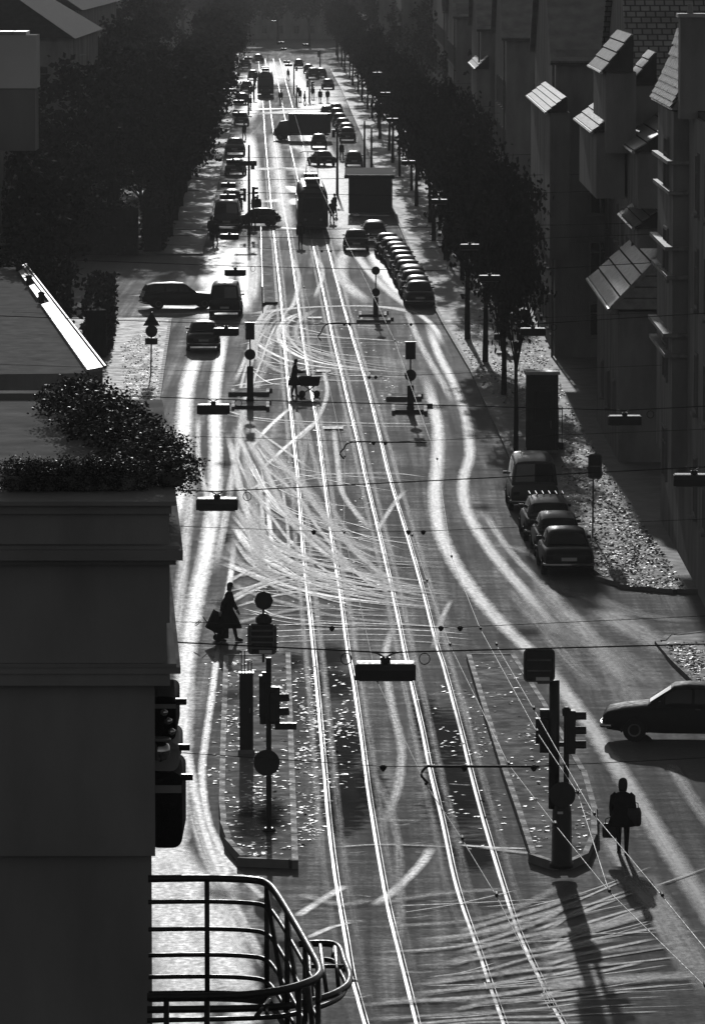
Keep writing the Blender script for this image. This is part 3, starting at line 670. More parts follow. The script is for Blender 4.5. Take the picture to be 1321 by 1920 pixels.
SHRUB = [foliage_mesh('foliage', 'leaf_gloss', 3400, (.62, .55, .45), .05, s) for s in (1, 2, 3)]
pot = MB(); pot.lathe([(.16, 0), (.2, .02), (.25, .34), (.27, .36), (.24, .36), (.22, .32)], n=14); POT = pot.mesh('pot', 'wall_mid', True)
shr = [('loose leafy shrub at the street end of the terrace, spilling over the parapet', 322, 905, 39.0, .40), ('leafy shrub on the terrace corner with its crown above the cornice', 285, 893, 40.0, .50),
       ('rounded shrub halfway along the terrace side', 243, 872, 41.2, .55), ('broad shrub in the middle of the terrace side row', 205, 842, 42.6, .62),
       ('tall loose shrub third from the far end of the terrace side', 168, 800, 44.0, .62), ('shrub at the far corner of the terrace beside the white coping', 138, 775, 45.3, .52),
       ('low shrub on the terrace front just left of the corner shrubs', 232, 918, 38.7, .36), ('low round shrub in the middle of the terrace front', 165, 915, 38.7, .34),
       ('low spreading shrub on the terrace front near the left edge', 100, 914, 38.7, .36), ('sparse low shrub at the left end of the terrace front', 35, 913, 38.7, .34), ('another low shrub between the spreading and the sparse one on the terrace front', 66, 918, 38.7, .28), ('low shrub between the round and the corner ones on the terrace front', 198, 918, 38.7, .28), ('low shrub just right of the spreading one on the terrace front', 132, 918, 38.7, .3),
       ('small shrub tucked behind the corner shrub of the terrace', 300, 884, 40.6, .42), ('small shrub filling the gap in the terrace side row', 225, 852, 42.0, .5), ('small shrub second from the far corner of the terrace', 188, 818, 43.4, .52)]
for i, (lb, x, y, Y, s) in enumerate(shr):
    p = at_y(x, y, Y); t = thing('potted_shrub', lb, 'shrub', (p.x, Y, zt), random.uniform(0, 6), 'potted shrubs on the roof terrace')
    zc = max(.10, p.z - zt); f = link('foliage', SHRUB[i % 3], t); f.location = (0, 0, zc); f.scale = (s * 1.05, s * 1.05, s * .95)
    o = link('pot', POT, t); o.scale = (.42, .42, .3)
    m = MB(); m.tube([(0, 0, .02), (.03, .02, zc * .6 + .02), (0, 0, zc + .1)], [.03, .022, .015], 5); m.build('stem', 'bark', t)

# the flat-roofed annex behind the terrace: its long parapet catches the low sun
def flat_annex():
    z = 6.2; P = lambda x, y, k=z: at(x, y, k)
    A, B, C, D = P(45, 496), P(193, 688), P(164, 693), P(30, 503)
    h = thing('flat_roofed_annex', 'dark flat-roofed annex left of the street whose slanting parapet strip shines brightly', 'building', (B.x, B.y, 0)); L = h.location
    m = MB(); m.prism([((p.x - L.x), (p.y - L.y)) for p in (A, B, C, Vector((C.x - 14, C.y - 2, 0)), Vector((A.x - 12, A.y, 0)))], -.2, z - .12); m.build('wall', 'wall_dark', h)
    def lay(name, pts, h0, h1, mat_): m = MB(); m.prism([(p.x - L.x, p.y - L.y) for p in pts], z + h0, z + h1); return m.build(name, mat_, h)
    k = lambda a, b, t: a.lerp(b, t)
    lay('coping', [k(A, B, .42), B, C, k(D, C, .42)], -.12, .0, 'lamp_top'); lay('coping_edge', [k(A, B, .0), k(A, B, .42), k(k(A, B, .42), k(D, C, .42), .22), k(A, D, .22)], -.12, .01, 'zinc')
    for t0, t1 in ((.05, .17), (.23, .36)):
        q = lambda t, s: k(k(A, B, t), k(D, C, t), s); o = lay('skylight', [q(t0, .45), q(t1, .40), q(t1, 1.0), q(t0, 1.0)], -.12, .05, 'lamp_top')
    for t in (.02, .20, .39): q = k(k(A, B, t), k(D, C, t), .8); m = MB(); m.lathe([(.12, -.1), (.12, .25), (.16, .3), (.05, .38)], (q.x - L.x, q.y - L.y, z), 8); m.build('vent', 'iron', h)
    m = MB(); m.tube([Vector((B.x + .08, B.y, z)) - L, Vector((A.x + .08, A.y, z)) - L], .06, 6); m.build('gutter', 'steel', h)
    return h
flat_annex()
# stump of a pale chimney cutting into the upper left corner
c0, c1 = at_y(-30, 66, 60), at_y(68, 166, 60)
ch = thing('pale_chimney', 'pale plastered chimney block at the upper left edge', 'chimney', ((c0.x + c1.x) / 2, 60.4, c1.z))
m = MB(); m.box((0, 0, (c0.z - c1.z) / 2), (c1.x - c0.x, .7, c0.z - c1.z)); m.build('shaft', 'wall_pale', ch)
m = MB(); m.box((-.45, 0, -.35), (c1.x - c0.x + .87, .66, .7)); m.build('stack_base', 'wall_dark', ch)
for i, (dx, w) in enumerate(((-.12, .3), (.1, .16))):
    m = MB(); m.box((dx, 0, c0.z - c1.z + .02), (w, .72, .04)); m.build('cap_slab', 'zinc', ch)

lh = thing('side_house', 'dark house wall just outside the left edge carrying the pale chimney', 'house', (-9.35, 62, 0))
m = MB(); m.box((0, 0, 9.0), (9.7, 8, 18.3)); m.build('wall', 'wall_dark', lh); m = MB(); m.box((0, 0, 18.3), (9.8, 8.2, .3)); m.build('eaves', 'trim', lh)
# ---- right-hand row
def xpt(px, X, y=0):
    """depth at which the plane x = X is seen at column px, and the height there at row y"""
    d = ray(px, y); t = X / d.x; return Vector((X, d.y * t, H + d.z * t))
r1 = thing('oriel_house', 'tall dark house at the right edge with a projecting bay and bright ledges', 'house', (11, 172, 0))
L = r1.location
yf, yn = xpt(1234, 10.4).y, xpt(1263, 10.4).y
m = MB(); m.prism([(10.9 - L.x, 150 - L.y), (24 - L.x, 150 - L.y), (24 - L.x, 188 - L.y), (10.9 - L.x, 188 - L.y)], -.2, 14.9); m.build('wall', 'wall_dark', r1)
bay = MB(); bay.box((10.655 - L.x, (yf + yn) / 2 - L.y, 9.2), (.51, yf - yn, 11.6)); bay = bay.build('bay', 'wall_dark', r1)
for py, d in ((300, .14), (356, .10), (460, .2), (514, .14), (622, .24), (660, .20)):
    z = xpt(1248, 10.3, py).z; b = MB(); b.box((10.62 - L.x - d / 2, (yf + yn) / 2 - L.y, z), (.56 + d, yf - yn + .3, .12)); b.build('ledge', 'lamp_top', bay)
for z in (4.4, 7.2, 10.2, 13.0):
    b = MB()
    window(bay, (10.9 - L.x + .35 - .35 + .0, yn - L.y - .0, z), .36, 1.5, 'y', False) if False else None
for i, z in enumerate((3.3, 6.6, 9.9, 12.9)):
    for y in (154, 159, 164, 168.5): window(r1, (10.9 - L.x, y - L.y, z), 1.2, 1.9, 'x')
    for y in ((yn * .62 + yf * .38), ): window(bay, (10.4 - L.x, y - L.y, z + .3), 2.2, 1.8, 'x', False)
p = at_y(1316, 762, yn); f = window(r1, (p.x - L.x, 149.98 - L.y, p.z), 1.1, 1.5)
# pale-edged window on the near end of the bay
fw = xpt(1300, 10.66, 723); 
# mansard over the bay
z0 = xpt(1222, 10.3, 186).z
ma = MB(); prof = [(10.25, z0), (10.32, z0 + .1), (10.5, z0 + .45), (10.8, z0 + 1.15), (11.15, z0 + 2.3), (14.5, z0 + 2.6), (14.5, z0)]
ma.loft([[(x - L.x, y - L.y, z) for x, z in prof] for y in (yn - 1.4, yf + 1.8)]); mo = ma.build('roof', 'tile', r1)
for k in range(9):                                           # tile courses up the curved slope
    t = k / 8; x = [10.32, 10.4, 10.5, 10.6, 10.7, 10.82, 10.93, 11.04, 11.12][k]; z = z0 + [.1, .28, .47, .70, .93, 1.2, 1.57, 1.93, 2.2][k]
    for j in range(12):
        y = yn - 1.35 + j * (yf - yn + 3.1) / 12
        if k == 0 and j == 0: tm = MB(); tm.box((0, 0, 0), (.05, (yf - yn + 3.1) / 12 - .05, .3)); TM = tm.mesh('roof_tile', 'tile')
        o = link('roof_tile', TM, mo); o.location = (x - L.x - .02, y - L.y + .45, z + .1); o.rotation_euler = (random.uniform(-.02, .02), R(40 - 20 * t) + random.uniform(-.03, .03), 0)
c = at_y(1297, 140, 171); cc = at_y(1297, 44, 171)
chimney_parts(r1, (c.x - L.x + .25, 171 - L.y, c.z - 1), 1.35, 1.1, cc.z - c.z + 1.2, 'wall_dark', 'zinc')
bigr = MB(); bigr.box((17.6 - L.x, 169 - L.y, 15.0), (13.2, 38.6, .25)); bigr.build('main_roof', 'slate', r1)

# low annex with the hipped tile roof
ez = 6.15; X0 = 10.15; ya, yb = xpt(1108, X0).y, xpt(1149, X0).y
an = thing('tiled_annex', 'low annex with a hipped roof of sunlit tile courses beside the bay', 'building', (X0, yb, 0))
m = MB(); m.box((3.2, (ya - yb) / 2, ez / 2 - .1), (5.8, ya - yb - .4, ez)); m.build('wall', 'wall_dark', an)
W2, HH, DD = 3.1, 2.9, ya - yb
m = MB(); m.add([(0, 0, ez), (2 * W2, 0, ez), (2 * W2, DD, ez), (0, DD, ez), (W2, 2.6, ez + HH), (W2, DD, ez + HH)], [(0, 1, 4), (1, 2, 5, 4), (2, 3, 5), (3, 0, 4, 5), (3, 2, 1, 0)])
ar = m.build('roof', 'slate', an)
for k in range(7):
    u0, u1 = k / 7, (k + .88) / 7; q = lambda u, y, lift: Vector((W2 * u, y, ez + HH * u)) + Vector((-HH, 0, W2)).normalized() * lift
    m = MB(); a, b, c_, d = q(u0, 2.6 * u0 - .08, .06), q(u1, 2.6 * u1 - .08, .02), q(u1, DD + .1, .02), q(u0, DD + .1, .06)
    n = Vector((-HH, 0, W2)).normalized() * .05; m.add([a, b, c_, d, a + n, b + n, c_ + n, d + n], [(0, 1, 2, 3), (7, 6, 5, 4), (0, 4, 5, 1), (1, 5, 6, 2), (2, 6, 7, 3), (3, 7, 4, 0)])
    o = m.build('tile_course', 'tile', ar); fix_normals(o)
    m = MB(); e0, e1 = 2.6 * u0, 2.6 * u1; zz0, zz1 = ez + HH * u0, ez + HH * u1
    a, b, c_, d = Vector((W2 * u0, e0 - .06, zz0)), Vector((2 * W2 - W2 * u0, e0 - .06, zz0)), Vector((2 * W2 - W2 * u1, e1 - .02, zz1)), Vector((W2 * u1, e1 - .02, zz1))
    n = Vector((0, -HH, 2.6)).normalized() * .05; m.add([a, b, c_, d, a + n, b + n, c_ + n, d + n], [(0, 3, 2, 1), (4, 5, 6, 7), (0, 1, 5, 4), (1, 2, 6, 5), (2, 3, 7, 6), (3, 0, 4, 7)])
    o = m.build('hip_course', 'tile', ar); fix_normals(o)
m = MB(); m.tube([(-.1, -.1, ez - .03), (-.1, DD + .2, ez - .03)], .085, 8); m.build('gutter', 'zinc', an)
m = MB(); m.tube([(0, -.02, ez + .06), (W2, 2.58, ez + HH + .08)], .09, 6); m.build('hip_tile', 'tile', ar)
for y in (3, 8, 13): window(an, (.28, y, 2.4), 1.1, 1.5, 'x')

def lean_roof(parent, X, pa, pb, rise, depth, base, m_='tile', Lx=0, Ly=0):
    """a small sunlit roof on the street side: eave between two surveyed pixels of the plane x = X"""
    A, B = xpt(pa[0], X, pa[1]), xpt(pb[0], X, pb[1]); z = (A.z + B.z) / 2; y0, y1 = B.y - Ly, A.y - Ly; x = X - Lx
    m = MB(); m.box((x + depth / 2 + .12, (y0 + y1) / 2, (base + z) / 2), (depth, y1 - y0 - .3, z - base)); b_ = m.build('bay', 'wall_dark', parent)
    m = MB(); n = max(2, int((y1 - y0) / 1.4)); k = 4
    up = Vector((depth, 0, rise)).normalized(); nn = Vector((-rise, 0, depth)).normalized(); L_ = math.hypot(rise, depth)
    for i in range(k):
        u0, u1 = L_ * i / k, L_ * (i + .9) / k; a, c = Vector((x, y0, z)) + up * u0 + nn * .05, Vector((x, y0, z)) + up * u1 + nn * .01
        q = MB(); d = Vector((0, y1 - y0, 0)); q.add([a, c, c + d, a + d, a + nn * .05, c + nn * .05, c + d + nn * .05, a + d + nn * .05], [(0, 3, 2, 1), (4, 5, 6, 7), (0, 1, 5, 4), (1, 2, 6, 5), (2, 3, 7, 6), (3, 0, 4, 7)])
        o = q.build('tile_course', m_, b_); fix_normals(o)
    q = MB(); q.add([(x, y0, z), (x + depth, y0, z + rise), (x + depth, y0, z), (x, y1, z), (x + depth, y1, z + rise), (x + depth, y1, z)], [(0, 1, 2), (3, 5, 4), (0, 3, 4, 1), (1, 4, 5, 2), (2, 5, 3, 0)]); fix_normals(q.build('roof_boards', 'slate', b_))
    q = MB(); q.tube([(x - .08, y0 - .1, z - .02), (x - .08, y1 + .1, z - .02)], .07, 6); q.build('gutter', 'zinc', b_)
    return b_
def row_house(label, X, ya, yb, ez, rz, roofm='slate', chim=(), Wd=15.0, near_windows=True):
    """terrace house whose ridge runs back from the street, so that one slope faces down the street"""
    h = thing('row_house', label, 'house', (X, ya, 0), 0, 'houses along the right side of the street'); D = yb - ya
    m = MB(); m.loft([[(x, 0, -.2), (x, D, -.2), (x, D, ez), (x, D / 2, rz - .25), (x, 0, ez)] for x in (0, Wd)]); fix_normals(m.build('wall', 'wall_dark', h))
    o = .3; m = MB()
    for s_, y in ((-1, 0), (1, D)):
        e, r = Vector((-o, y + s_ * .35, ez - .2)), Vector((-o, D / 2, rz)); d = Vector((Wd + 2 * o, 0, 0)); t_ = Vector((0, 0, -.22))
        m.add([e, r, r + d, e + d, e + t_, r + t_, r + d + t_, e + d + t_], [(0, 3, 2, 1), (4, 5, 6, 7), (0, 1, 5, 4), (1, 2, 6, 5), (2, 3, 7, 6), (3, 0, 4, 7)])
    ro = m.build('roof', roofm, h); fix_normals(ro)
    for y in (-.42, D + .42): g_ = MB(); g_.tube([(-o, y, ez - .3), (Wd, y, ez - .3)], .09, 6); g_.build('gutter', 'steel', h)
    g_ = MB(); g_.tube([(-o, D / 2, rz + .02), (Wd + o, D / 2, rz + .02)], .12, 6); g_.build('ridge_tile', 'tile', ro)
    g_ = MB(); g_.tube([(-.12, .5, ez), (-.12, .5, 0)], .06, 6); g_.build('downpipe', 'steel', h)
    for i in range(int((ez - 1) / 3)):
        for j in range(max(2, int(D / 4.5))): window(h, (0, 2.2 + j * 4.4, 2.0 + i * 3.0), 1.1, 1.7, 'x')
        for j in range(3): window(h, (2.2 + 3.6 * j, 0, 2.0 + i * 3.0), 1.1, 1.7, 'y')
    for x, y, w, hh in chim: chimney_parts(h, (x, y, ez + (rz - ez) * (1 - abs(y - D / 2) / (D / 2)) - .4), w, .8, hh)
    return h
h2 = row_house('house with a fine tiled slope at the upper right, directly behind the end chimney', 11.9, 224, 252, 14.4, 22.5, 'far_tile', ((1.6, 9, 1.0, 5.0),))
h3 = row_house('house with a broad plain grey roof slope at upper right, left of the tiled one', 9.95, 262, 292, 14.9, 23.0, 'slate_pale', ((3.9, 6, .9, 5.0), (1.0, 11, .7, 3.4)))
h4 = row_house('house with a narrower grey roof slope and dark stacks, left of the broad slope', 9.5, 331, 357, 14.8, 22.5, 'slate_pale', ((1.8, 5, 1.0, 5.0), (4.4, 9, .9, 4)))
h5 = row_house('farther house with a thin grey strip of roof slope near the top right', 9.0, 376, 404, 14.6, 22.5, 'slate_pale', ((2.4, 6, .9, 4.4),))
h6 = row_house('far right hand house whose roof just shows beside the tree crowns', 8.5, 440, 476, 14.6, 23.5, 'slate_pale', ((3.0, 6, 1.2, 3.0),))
lean_roof(h2, 10.5, (1138, 253), (1190, 277), 1.3, 1.9, 10.6, 'zinc', 11.9, 224)
lean_roof(h2, 10.9, (1163, 408), (1190, 421), .9, 1.2, 8.7, 'tile', 11.9, 224)
lean_roof(h2, 10.9, (1170, 154), (1182, 160), 1.3, 1.0, 12.5, 'zinc', 11.9, 224)
lean_roof(h3, 9.3, (1080, 227), (1112, 243), .9, 1.1, 10.6, 'tile', 9.95, 262); lean_roof(h3, 9.6, (1106, 124), (1130, 134), 1.45, 1.15, 12.4, 'tile', 9.95, 262)
lean_roof(h4, 8.9, (990, 186), (1026, 204), .7, .9, 6, 'tile', 9.5, 331); lean_roof(h5, 8.6, (880, 122), (892, 124), .9, .9, 6, 'zinc', 9.0, 376)
for X, ya, yb, z, rz_, lb in ((9, 520, 600, 14, 24, 'long dark house behind the right hand trees'), (6, 640, 740, 15, 25, 'dark house far up the right side of the street'), (4, 780, 900, 15, 25, 'last dark house on the right before the street end')):
    row_house(lb, X, ya, yb, z, rz_, 'slate')
def far_house(lb, x0, x1, y0, y1, ez, rz, grp):
    h = thing('town_house', lb, 'house', ((x0 + x1) / 2, y0, 0), 0, grp); w = (x1 - x0) / 2; D = y1 - y0
    m = MB(); m.box((0, D / 2, ez / 2), (2 * w, D, ez)); m.build('wall', 'wall_dark', h)
    m = MB(); k = min(w, D / 2); m.add([(-w - .4, -.4, ez), (w + .4, -.4, ez), (w + .4, D + .4, ez), (-w - .4, D + .4, ez), (-w + k if w > D / 2 else 0, D / 2 if w > D / 2 else k, rz), (w - k if w > D / 2 else 0, D / 2 if w > D / 2 else D - k, rz)],
                                       [(0, 1, 5, 4), (1, 2, 5), (2, 3, 4, 5), (3, 0, 4), (3, 2, 1, 0)] if w > D / 2 else [(0, 1, 4), (1, 2, 5, 4), (2, 3, 5), (3, 0, 4, 5), (3, 2, 1, 0)])
    ro = m.build('roof', 'slate', h); fix_normals(ro)
    chimney_parts(ro, (w * .3, D * .5, rz - .8), 1.1, .9, 2.2)
    for i in range(int(ez / 3.2)):
        for j in range(int(2 * w / 3.4)): window(h, (-w + 2 + j * 3.4, 0, 2 + i * 3.1), 1.2, 1.8, 'y')
    return h
for lb, *a in (('dark house behind the crowns at the left, nearest of its row', -34, -17, 225, 262, 13, 19.5), ('dark left hand house with its hip behind the side street', -40, -19, 360, 400, 14, 21), ('left hand house behind tall crowns midway up', -44, -22, 430, 500, 15, 22),
               ('broad left hand house far up the street', -52, -26, 560, 640, 15, 23), ('left hand house near the far end of the street', -60, -30, 720, 820, 16, 24)): far_house(lb, *a, 'houses behind the trees on the left')
for lb, *a in (('dark house closing the street behind the far tram', -24, 2, 1130, 1160, 16, 24), ('dark house closing the street at the right of the far end', 5, 34, 1120, 1150, 15, 23), ('dark house closing the street at the left of the far end', -58, -27, 1120, 1150, 16, 24), ('dark house at the far left behind the street end', -96, -62, 1120, 1150, 17, 25)): far_house(lb, *a, 'houses closing the far end of the street')
# ------------------------------------------------------------------ trees
def tree_protos():
    out = []
    for s in range(3):
        rnd = random.Random(40 + s); tr = MB(); h = 4.2
        tr.tube([(0, 0, -.2), (.03, .02, 1.2), (.08 * (s - 1), .05, 2.8), (.16 * (s - 1), .1, h)], [.24, .2, .16, .13], 8)
        limbs = MB(); top = Vector((.16 * (s - 1), .1, h)); 
        for k in range(7):
            a = k * 2.4 + rnd.uniform(-.4, .4); l = rnd.uniform(2.2, 3.6); e = rnd.uniform(.5, 1.1); b = top - Vector((0, 0, rnd.uniform(0, 1.3)))
            d = Vector((math.cos(a) * math.cos(e), math.sin(a) * math.cos(e), math.sin(e)))
            mid = b + d * l * .5 + Vector((0, 0, .2)); end = b + d * l + Vector((0, 0, .5)); limbs.tube([b, mid, end], [.09, .06, .02], 5)
            for q in range(2):
                d2 = (d + Vector((rnd.uniform(-.8, .8), rnd.uniform(-.8, .8), rnd.uniform(-.1, .6)))).normalized(); limbs.tube([mid, mid + d2 * l * .5], [.04, .012], 4)
        v, f = [], []; cen = []
        for i in range(46):
            while True:
                p = Vector((rnd.uniform(-1, 1), rnd.uniform(-1, 1), rnd.uniform(-1, 1)))
                if p.length < 1: break
            cen.append((p, rnd.uniform(.13, .27)))
        for i in range(3600):
            c, sp = rnd.choice(cen); p = c + Vector((rnd.gauss(0, 1), rnd.gauss(0, 1), rnd.gauss(0, .8))) * sp * .7
            q = Vector((p.x * 3.1, p.y * 3.1, 6.9 + p.z * 3.0)); a = Vector((rnd.gauss(0, 1), rnd.gauss(0, 1), rnd.gauss(0, 1))).normalized(); b = a.cross(Vector((rnd.gauss(0, 1), rnd.gauss(0, 1), rnd.gauss(0, 1)))).normalized()
            l = rnd.uniform(.22, .46); o = len(v); v += [q - a * l * .5, q + b * l * .35, q + a * l * .5, q - b * l * .35]; f.append((o, o + 1, o + 2, o + 3))
        me = bpy.data.meshes.new('crown'); me.from_pydata([tuple(x) for x in v], [], f); me.materials.append(M['leaf'])
        out.append((tr.mesh('trunk', 'bark', True), limbs.mesh('limbs', 'bark', True), me))
    return out
TREES = tree_protos()
def tree(lb, x, y, s, kind, grp, sz=None):
    t = thing('street_tree' if 'pavement' in grp else 'tree', lb, 'tree', (x, y, .1), random.uniform(0, 6.28), grp)
    t.scale = (s, s, sz or s); a, b, c = TREES[kind]
    link('trunk', a, t); link('limbs', b, t); link('crown', c, t); return t
XR = lambda y: 4.4 - .0143 * (y - 299)
XL = lambda y: -9.6 - .0158 * (y - 352)
# pavement trees on the right: the trunks that are seen, then the rest of the row
seen = [('nearest tree of the right pavement, its trunk beside the dark kiosk', 966, 850, .46, 0), ('second pavement tree, trunk behind the walking person', 944, 745, .58, 1), ('third pavement tree with a thick dark trunk nearer the kerb', 909, 683, .68, 2), ('fourth pavement tree, its trunk next to the lit trunk gap', 876, 640, .72, 0)]
for lb, x, y, s, k in seen:
    p = at(x, y); tree(lb, p.x, p.y, s, k, 'trees of the right pavement', 1.05)
y = 322; i = 0
ORD = ['fifth', 'sixth', 'seventh', 'eighth', 'ninth', 'tenth', 'eleventh', 'twelfth', 'thirteenth', 'fourteenth', 'fifteenth', 'sixteenth', 'seventeenth', 'eighteenth', 'nineteenth', 'twentieth', 'twenty-first', 'twenty-second', 'twenty-third', 'twenty-fourth', 'twenty-fifth', 'twenty-sixth', 'twenty-seventh', 'twenty-eighth']
NTH = ['first', 'second', 'third', 'fourth'] + ORD
while y < 1010:
    n = ORD[i] if i < len(ORD) else 'far'
    tree(f'{n} pavement tree up the right kerb, crown merging with its neighbours', XR(y) + 2.3 + random.uniform(-.3, .3), y, random.uniform(.56, .70), i % 3, 'trees of the right pavement', random.uniform(.95, 1.15))
    y += 21 + i * 1.2; i += 1
for k, y in enumerate((440, 500, 570, 640, 720, 810, 900)):
    tree(f'{NTH[k]} dark tree behind the right pavement row, counted up the street', XR(y) + 9.5 + random.uniform(-1, 1.5), y, random.uniform(1.0, 1.3), k % 3, 'garden trees behind the right row', 1.35 if y > 380 else None)
# left side
y = 372; i = 0
while y < 1010:
    tree(f'{NTH[i]} tree of the left kerb row, counted up the street from the side street', XL(y) - 2.8, y, random.uniform(1.0, 1.25), i % 3, 'trees of the left pavement'); y += 20 + i * 1.3; i += 1
LG = ['just left of the crossing sign', 'at the corner of the lit left pavement', 'behind the flat-roofed annex', 'at the near corner of the side street', 'at the far corner of the side street', 'first behind the left kerb row', 'second behind the left kerb row', 'third behind the left kerb row', 'fourth behind the left kerb row', 'fifth behind the left kerb row', 'sixth behind the left kerb row', 'seventh behind the left kerb row', 'eighth behind the left kerb row', 'last behind the left kerb row', 'at the back of the side street', 'tall one in front of the hipped house', 'right of the hipped house', 'beside the broad far house', 'at the left edge above the terrace', 'nearest to the flat-roofed annex']
for k, (x, y, s) in enumerate(((-16.5, 262, 1.05), (-14.2, 238, .8), (-22, 250, 1.2), (-16, 300, .9), (-18, 352, 1.25), (-17, 385, 1.3), (-19, 420, 1.3), (-20, 460, 1.35), (-22, 510, 1.4), (-24, 570, 1.45), (-26, 640, 1.5), (-28, 720, 1.6), (-30, 800, 1.6), (-34, 900, 1.7), (-26, 330, 1.5), (-30, 380, 1.5), (-34, 440, 1.6), (-38, 520, 1.7), (-30, 300, 1.4), (-24, 212, 1.1))):
    tree(('dark tree at the left, ' + LG[k]), x, y, s, k % 3, 'garden trees on the left')
for k in range(16):
    x = -66 + k * 6.4; tree(f'{NTH[k]} tree from the left in the dark belt closing the street', x, 1040 + (k % 3) * 14 + abs(k - 8) * 2, random.uniform(1.2, 1.5), k % 3, 'trees closing the far end')

# clipped hedges in front of the left gardens
def hedge(lb, x0, y0, x1, y1, h, d):
    t = thing('hedge', lb, 'hedge', (x0, y0, .1), 0, 'garden hedges on the left'); L = math.hypot(x1 - x0, y1 - y0); ux, uy = (x1 - x0) / L, (y1 - y0) / L
    m = MB(); m.box((ux * L / 2, uy * L / 2, h * .45), (L, d * .7, h * .9), math.atan2(uy, ux)); m.build('branch_core', 'bark', t)
    rnd = random.Random(int(L)); v, f = [], []
    for i in range(int(L * h * 26)):
        a = rnd.uniform(0, L); s = rnd.choice((-1, 1, 0)); z = rnd.uniform(0, h) if s else h * rnd.uniform(.88, 1.06); o_ = s * d * .4 + rnd.gauss(0, .12) if s else rnd.uniform(-d / 2, d / 2)
        q = Vector((ux * a - uy * o_, uy * a + ux * o_, z)); A_ = Vector((rnd.gauss(0, 1), rnd.gauss(0, 1), rnd.gauss(0, 1))).normalized(); B_ = A_.orthogonal().normalized(); l = rnd.uniform(.16, .4); o = len(v)
        v += [tuple(q - A_ * l / 2), tuple(q + B_ * l * .35), tuple(q + A_ * l / 2), tuple(q - B_ * l * .35)]; f.append((o, o + 1, o + 2, o + 3))
    me = bpy.data.meshes.new('foliage'); me.from_pydata(v, [], f); me.materials.append(M['leaf']); link('foliage', me, t)
hedge('tall dark hedge along the left kerb beyond the side street', -13.2, 352, -16.5, 560, 3.2, 1.6); hedge('dark hedge facing the side street under the left trees', -14.0, 349, -38, 349, 3.4, 1.6)
hedge('dark hedge far up the left kerb', -17.2, 570, -22.5, 900, 3.4, 1.8); hedge('dark hedge at the near side of the side street', -12.6, 262, -13.4, 287, 2.6, 1.4)

hedge('low dark hedge behind the right pavement trees', XR(330) + 6.2, 330, XR(900) + 6.4, 900, 2.4, 1.6)
for k, (x, y, sc_) in enumerate(((-16.8, 425, .9), (-18.5, 470, 1.0), (-20.5, 515, 1.0), (-21, 560, 1.0), (-19.5, 400, .9), (-23, 610, 1.1), (-24, 450, 1.1), (-26, 500, 1.2), (-25, 680, 1.2))):
    t = tree(f'{NTH[k]} low bushy tree behind the left hedge, counted up the street', x, y, sc_, k % 3, 'bushy trees behind the left hedge'); t.location.z = -3.2 * sc_
# ------------------------------------------------------------------ street furniture
def disc_sign(m, c, r, t=.03, n=20): m.lathe([(r * .96, -t / 2), (r, -t / 2 + .006), (r, t / 2), (r * .93, t / 2 + .004)], c, n, 'y')
def back_panel(parent, c, w, h, ribs=2, bar=True):
    """a rectangular sign seen from behind: rounded sheet, tubular rim, stiffening ribs"""
    o = MB(); pts = rounded(w, h, .09)
    o.loft([[(x, y, z) for x, z in pts] for y in (-.02, .03)]); s = o.build('sign_box', 'sign_back', parent); s.location = c
    r = MB(); r.tube([(x, -.03, z) for x, z in pts] + [(pts[0][0], -.03, pts[0][1])], .022, 6); r.build('rim', 'steel', s)
    for k in range(ribs):
        b = MB(); b.box((0, -.045, h * (.5 - (k + 1) / (ribs + 1))), (w * .8, .05, .035)); b.build('rib', 'steel', s)
    if bar:
        b = MB(); b.box((w * .12, -.04, -h * .43), (w * .46, .04, .075)); b.build('name_strip', 'white_enamel', s)
    return s
def signal_head(parent, c, rz, n=3):
    """a traffic light: dark case with hooded lenses (facing local -y), and a backing plate"""
    b = MB(); hh = .32 * n; b.box((0, 0, 0), (.27, .2, hh)); o = b.build('signal_head', 'iron', parent); o.location = c; o.rotation_euler = (0, 0, rz)
    for k in range(n):
        z = hh / 2 - .16 - .32 * k
        l = MB(); l.lathe([(.1, -.115), (.1, -.1)], (0, 0, z), 14, 'y'); l.build('lens', 'lamp_lens', o)
        v = MB(); ring = lambda y, a0=-20, a1=200: [(.12 * math.cos(R(a)), y, z + .12 * math.sin(R(a))) for a in range(a0, a1 + 1, 20)]
        v.loft([ring(-.1), ring(-.34)], False, False); v.build('visor', 'iron', o)
    return o
def mid_beacon(lb, px, base_y, col_top, circ, box):
    p = at(px, base_y, .17); s = F / p.length
    t = thing('island_beacon', lb, 'traffic sign', (p.x, p.y, .17), 0, 'island beacons'); zof = lambda y: (base_y - y) / s
    m = MB(); ct = zof(col_top); m.lathe([(.17, 0), (.17, .12), (.145, .14), (.145, ct - .05), (.12, ct), (.05, ct + .01)], n=14); m.build('column', 'iron', t, True)
    m = MB(); m.tube([(0, .02, ct), (0, .02, zof(box[0]))], .035, 8); m.build('post', 'steel', t)
    for cy, r in circ:
        m = MB(); disc_sign(m, (0, -.05, zof(cy)), r / s); m.build('round_sign', 'sign_back', t)
        m = MB(); m.box((0, -.0, zof(cy)), (.16, .05, .05)); m.build('clamp', 'steel', t)
    if len(box) > 1:
        h = zof(box[0]) - zof(box[1]); w = box[2] / s; m = MB(); zc = (zof(box[0]) + zof(box[1])) / 2
        m.box((0, 0, zc), (w, .18, h)); b = m.build('sign_box', 'sign_back', t)
        m = MB(); m.box((0, 0, zof(box[0]) + .02), (w + .06, .24, .03)); m.build('hood', 'steel', b)
    return t
mid_beacon('beacon left of the tracks with box over round sign, beside the person pushing a pram', 469, 752, 686, [(664, 10.5)], (605, 636, 17))
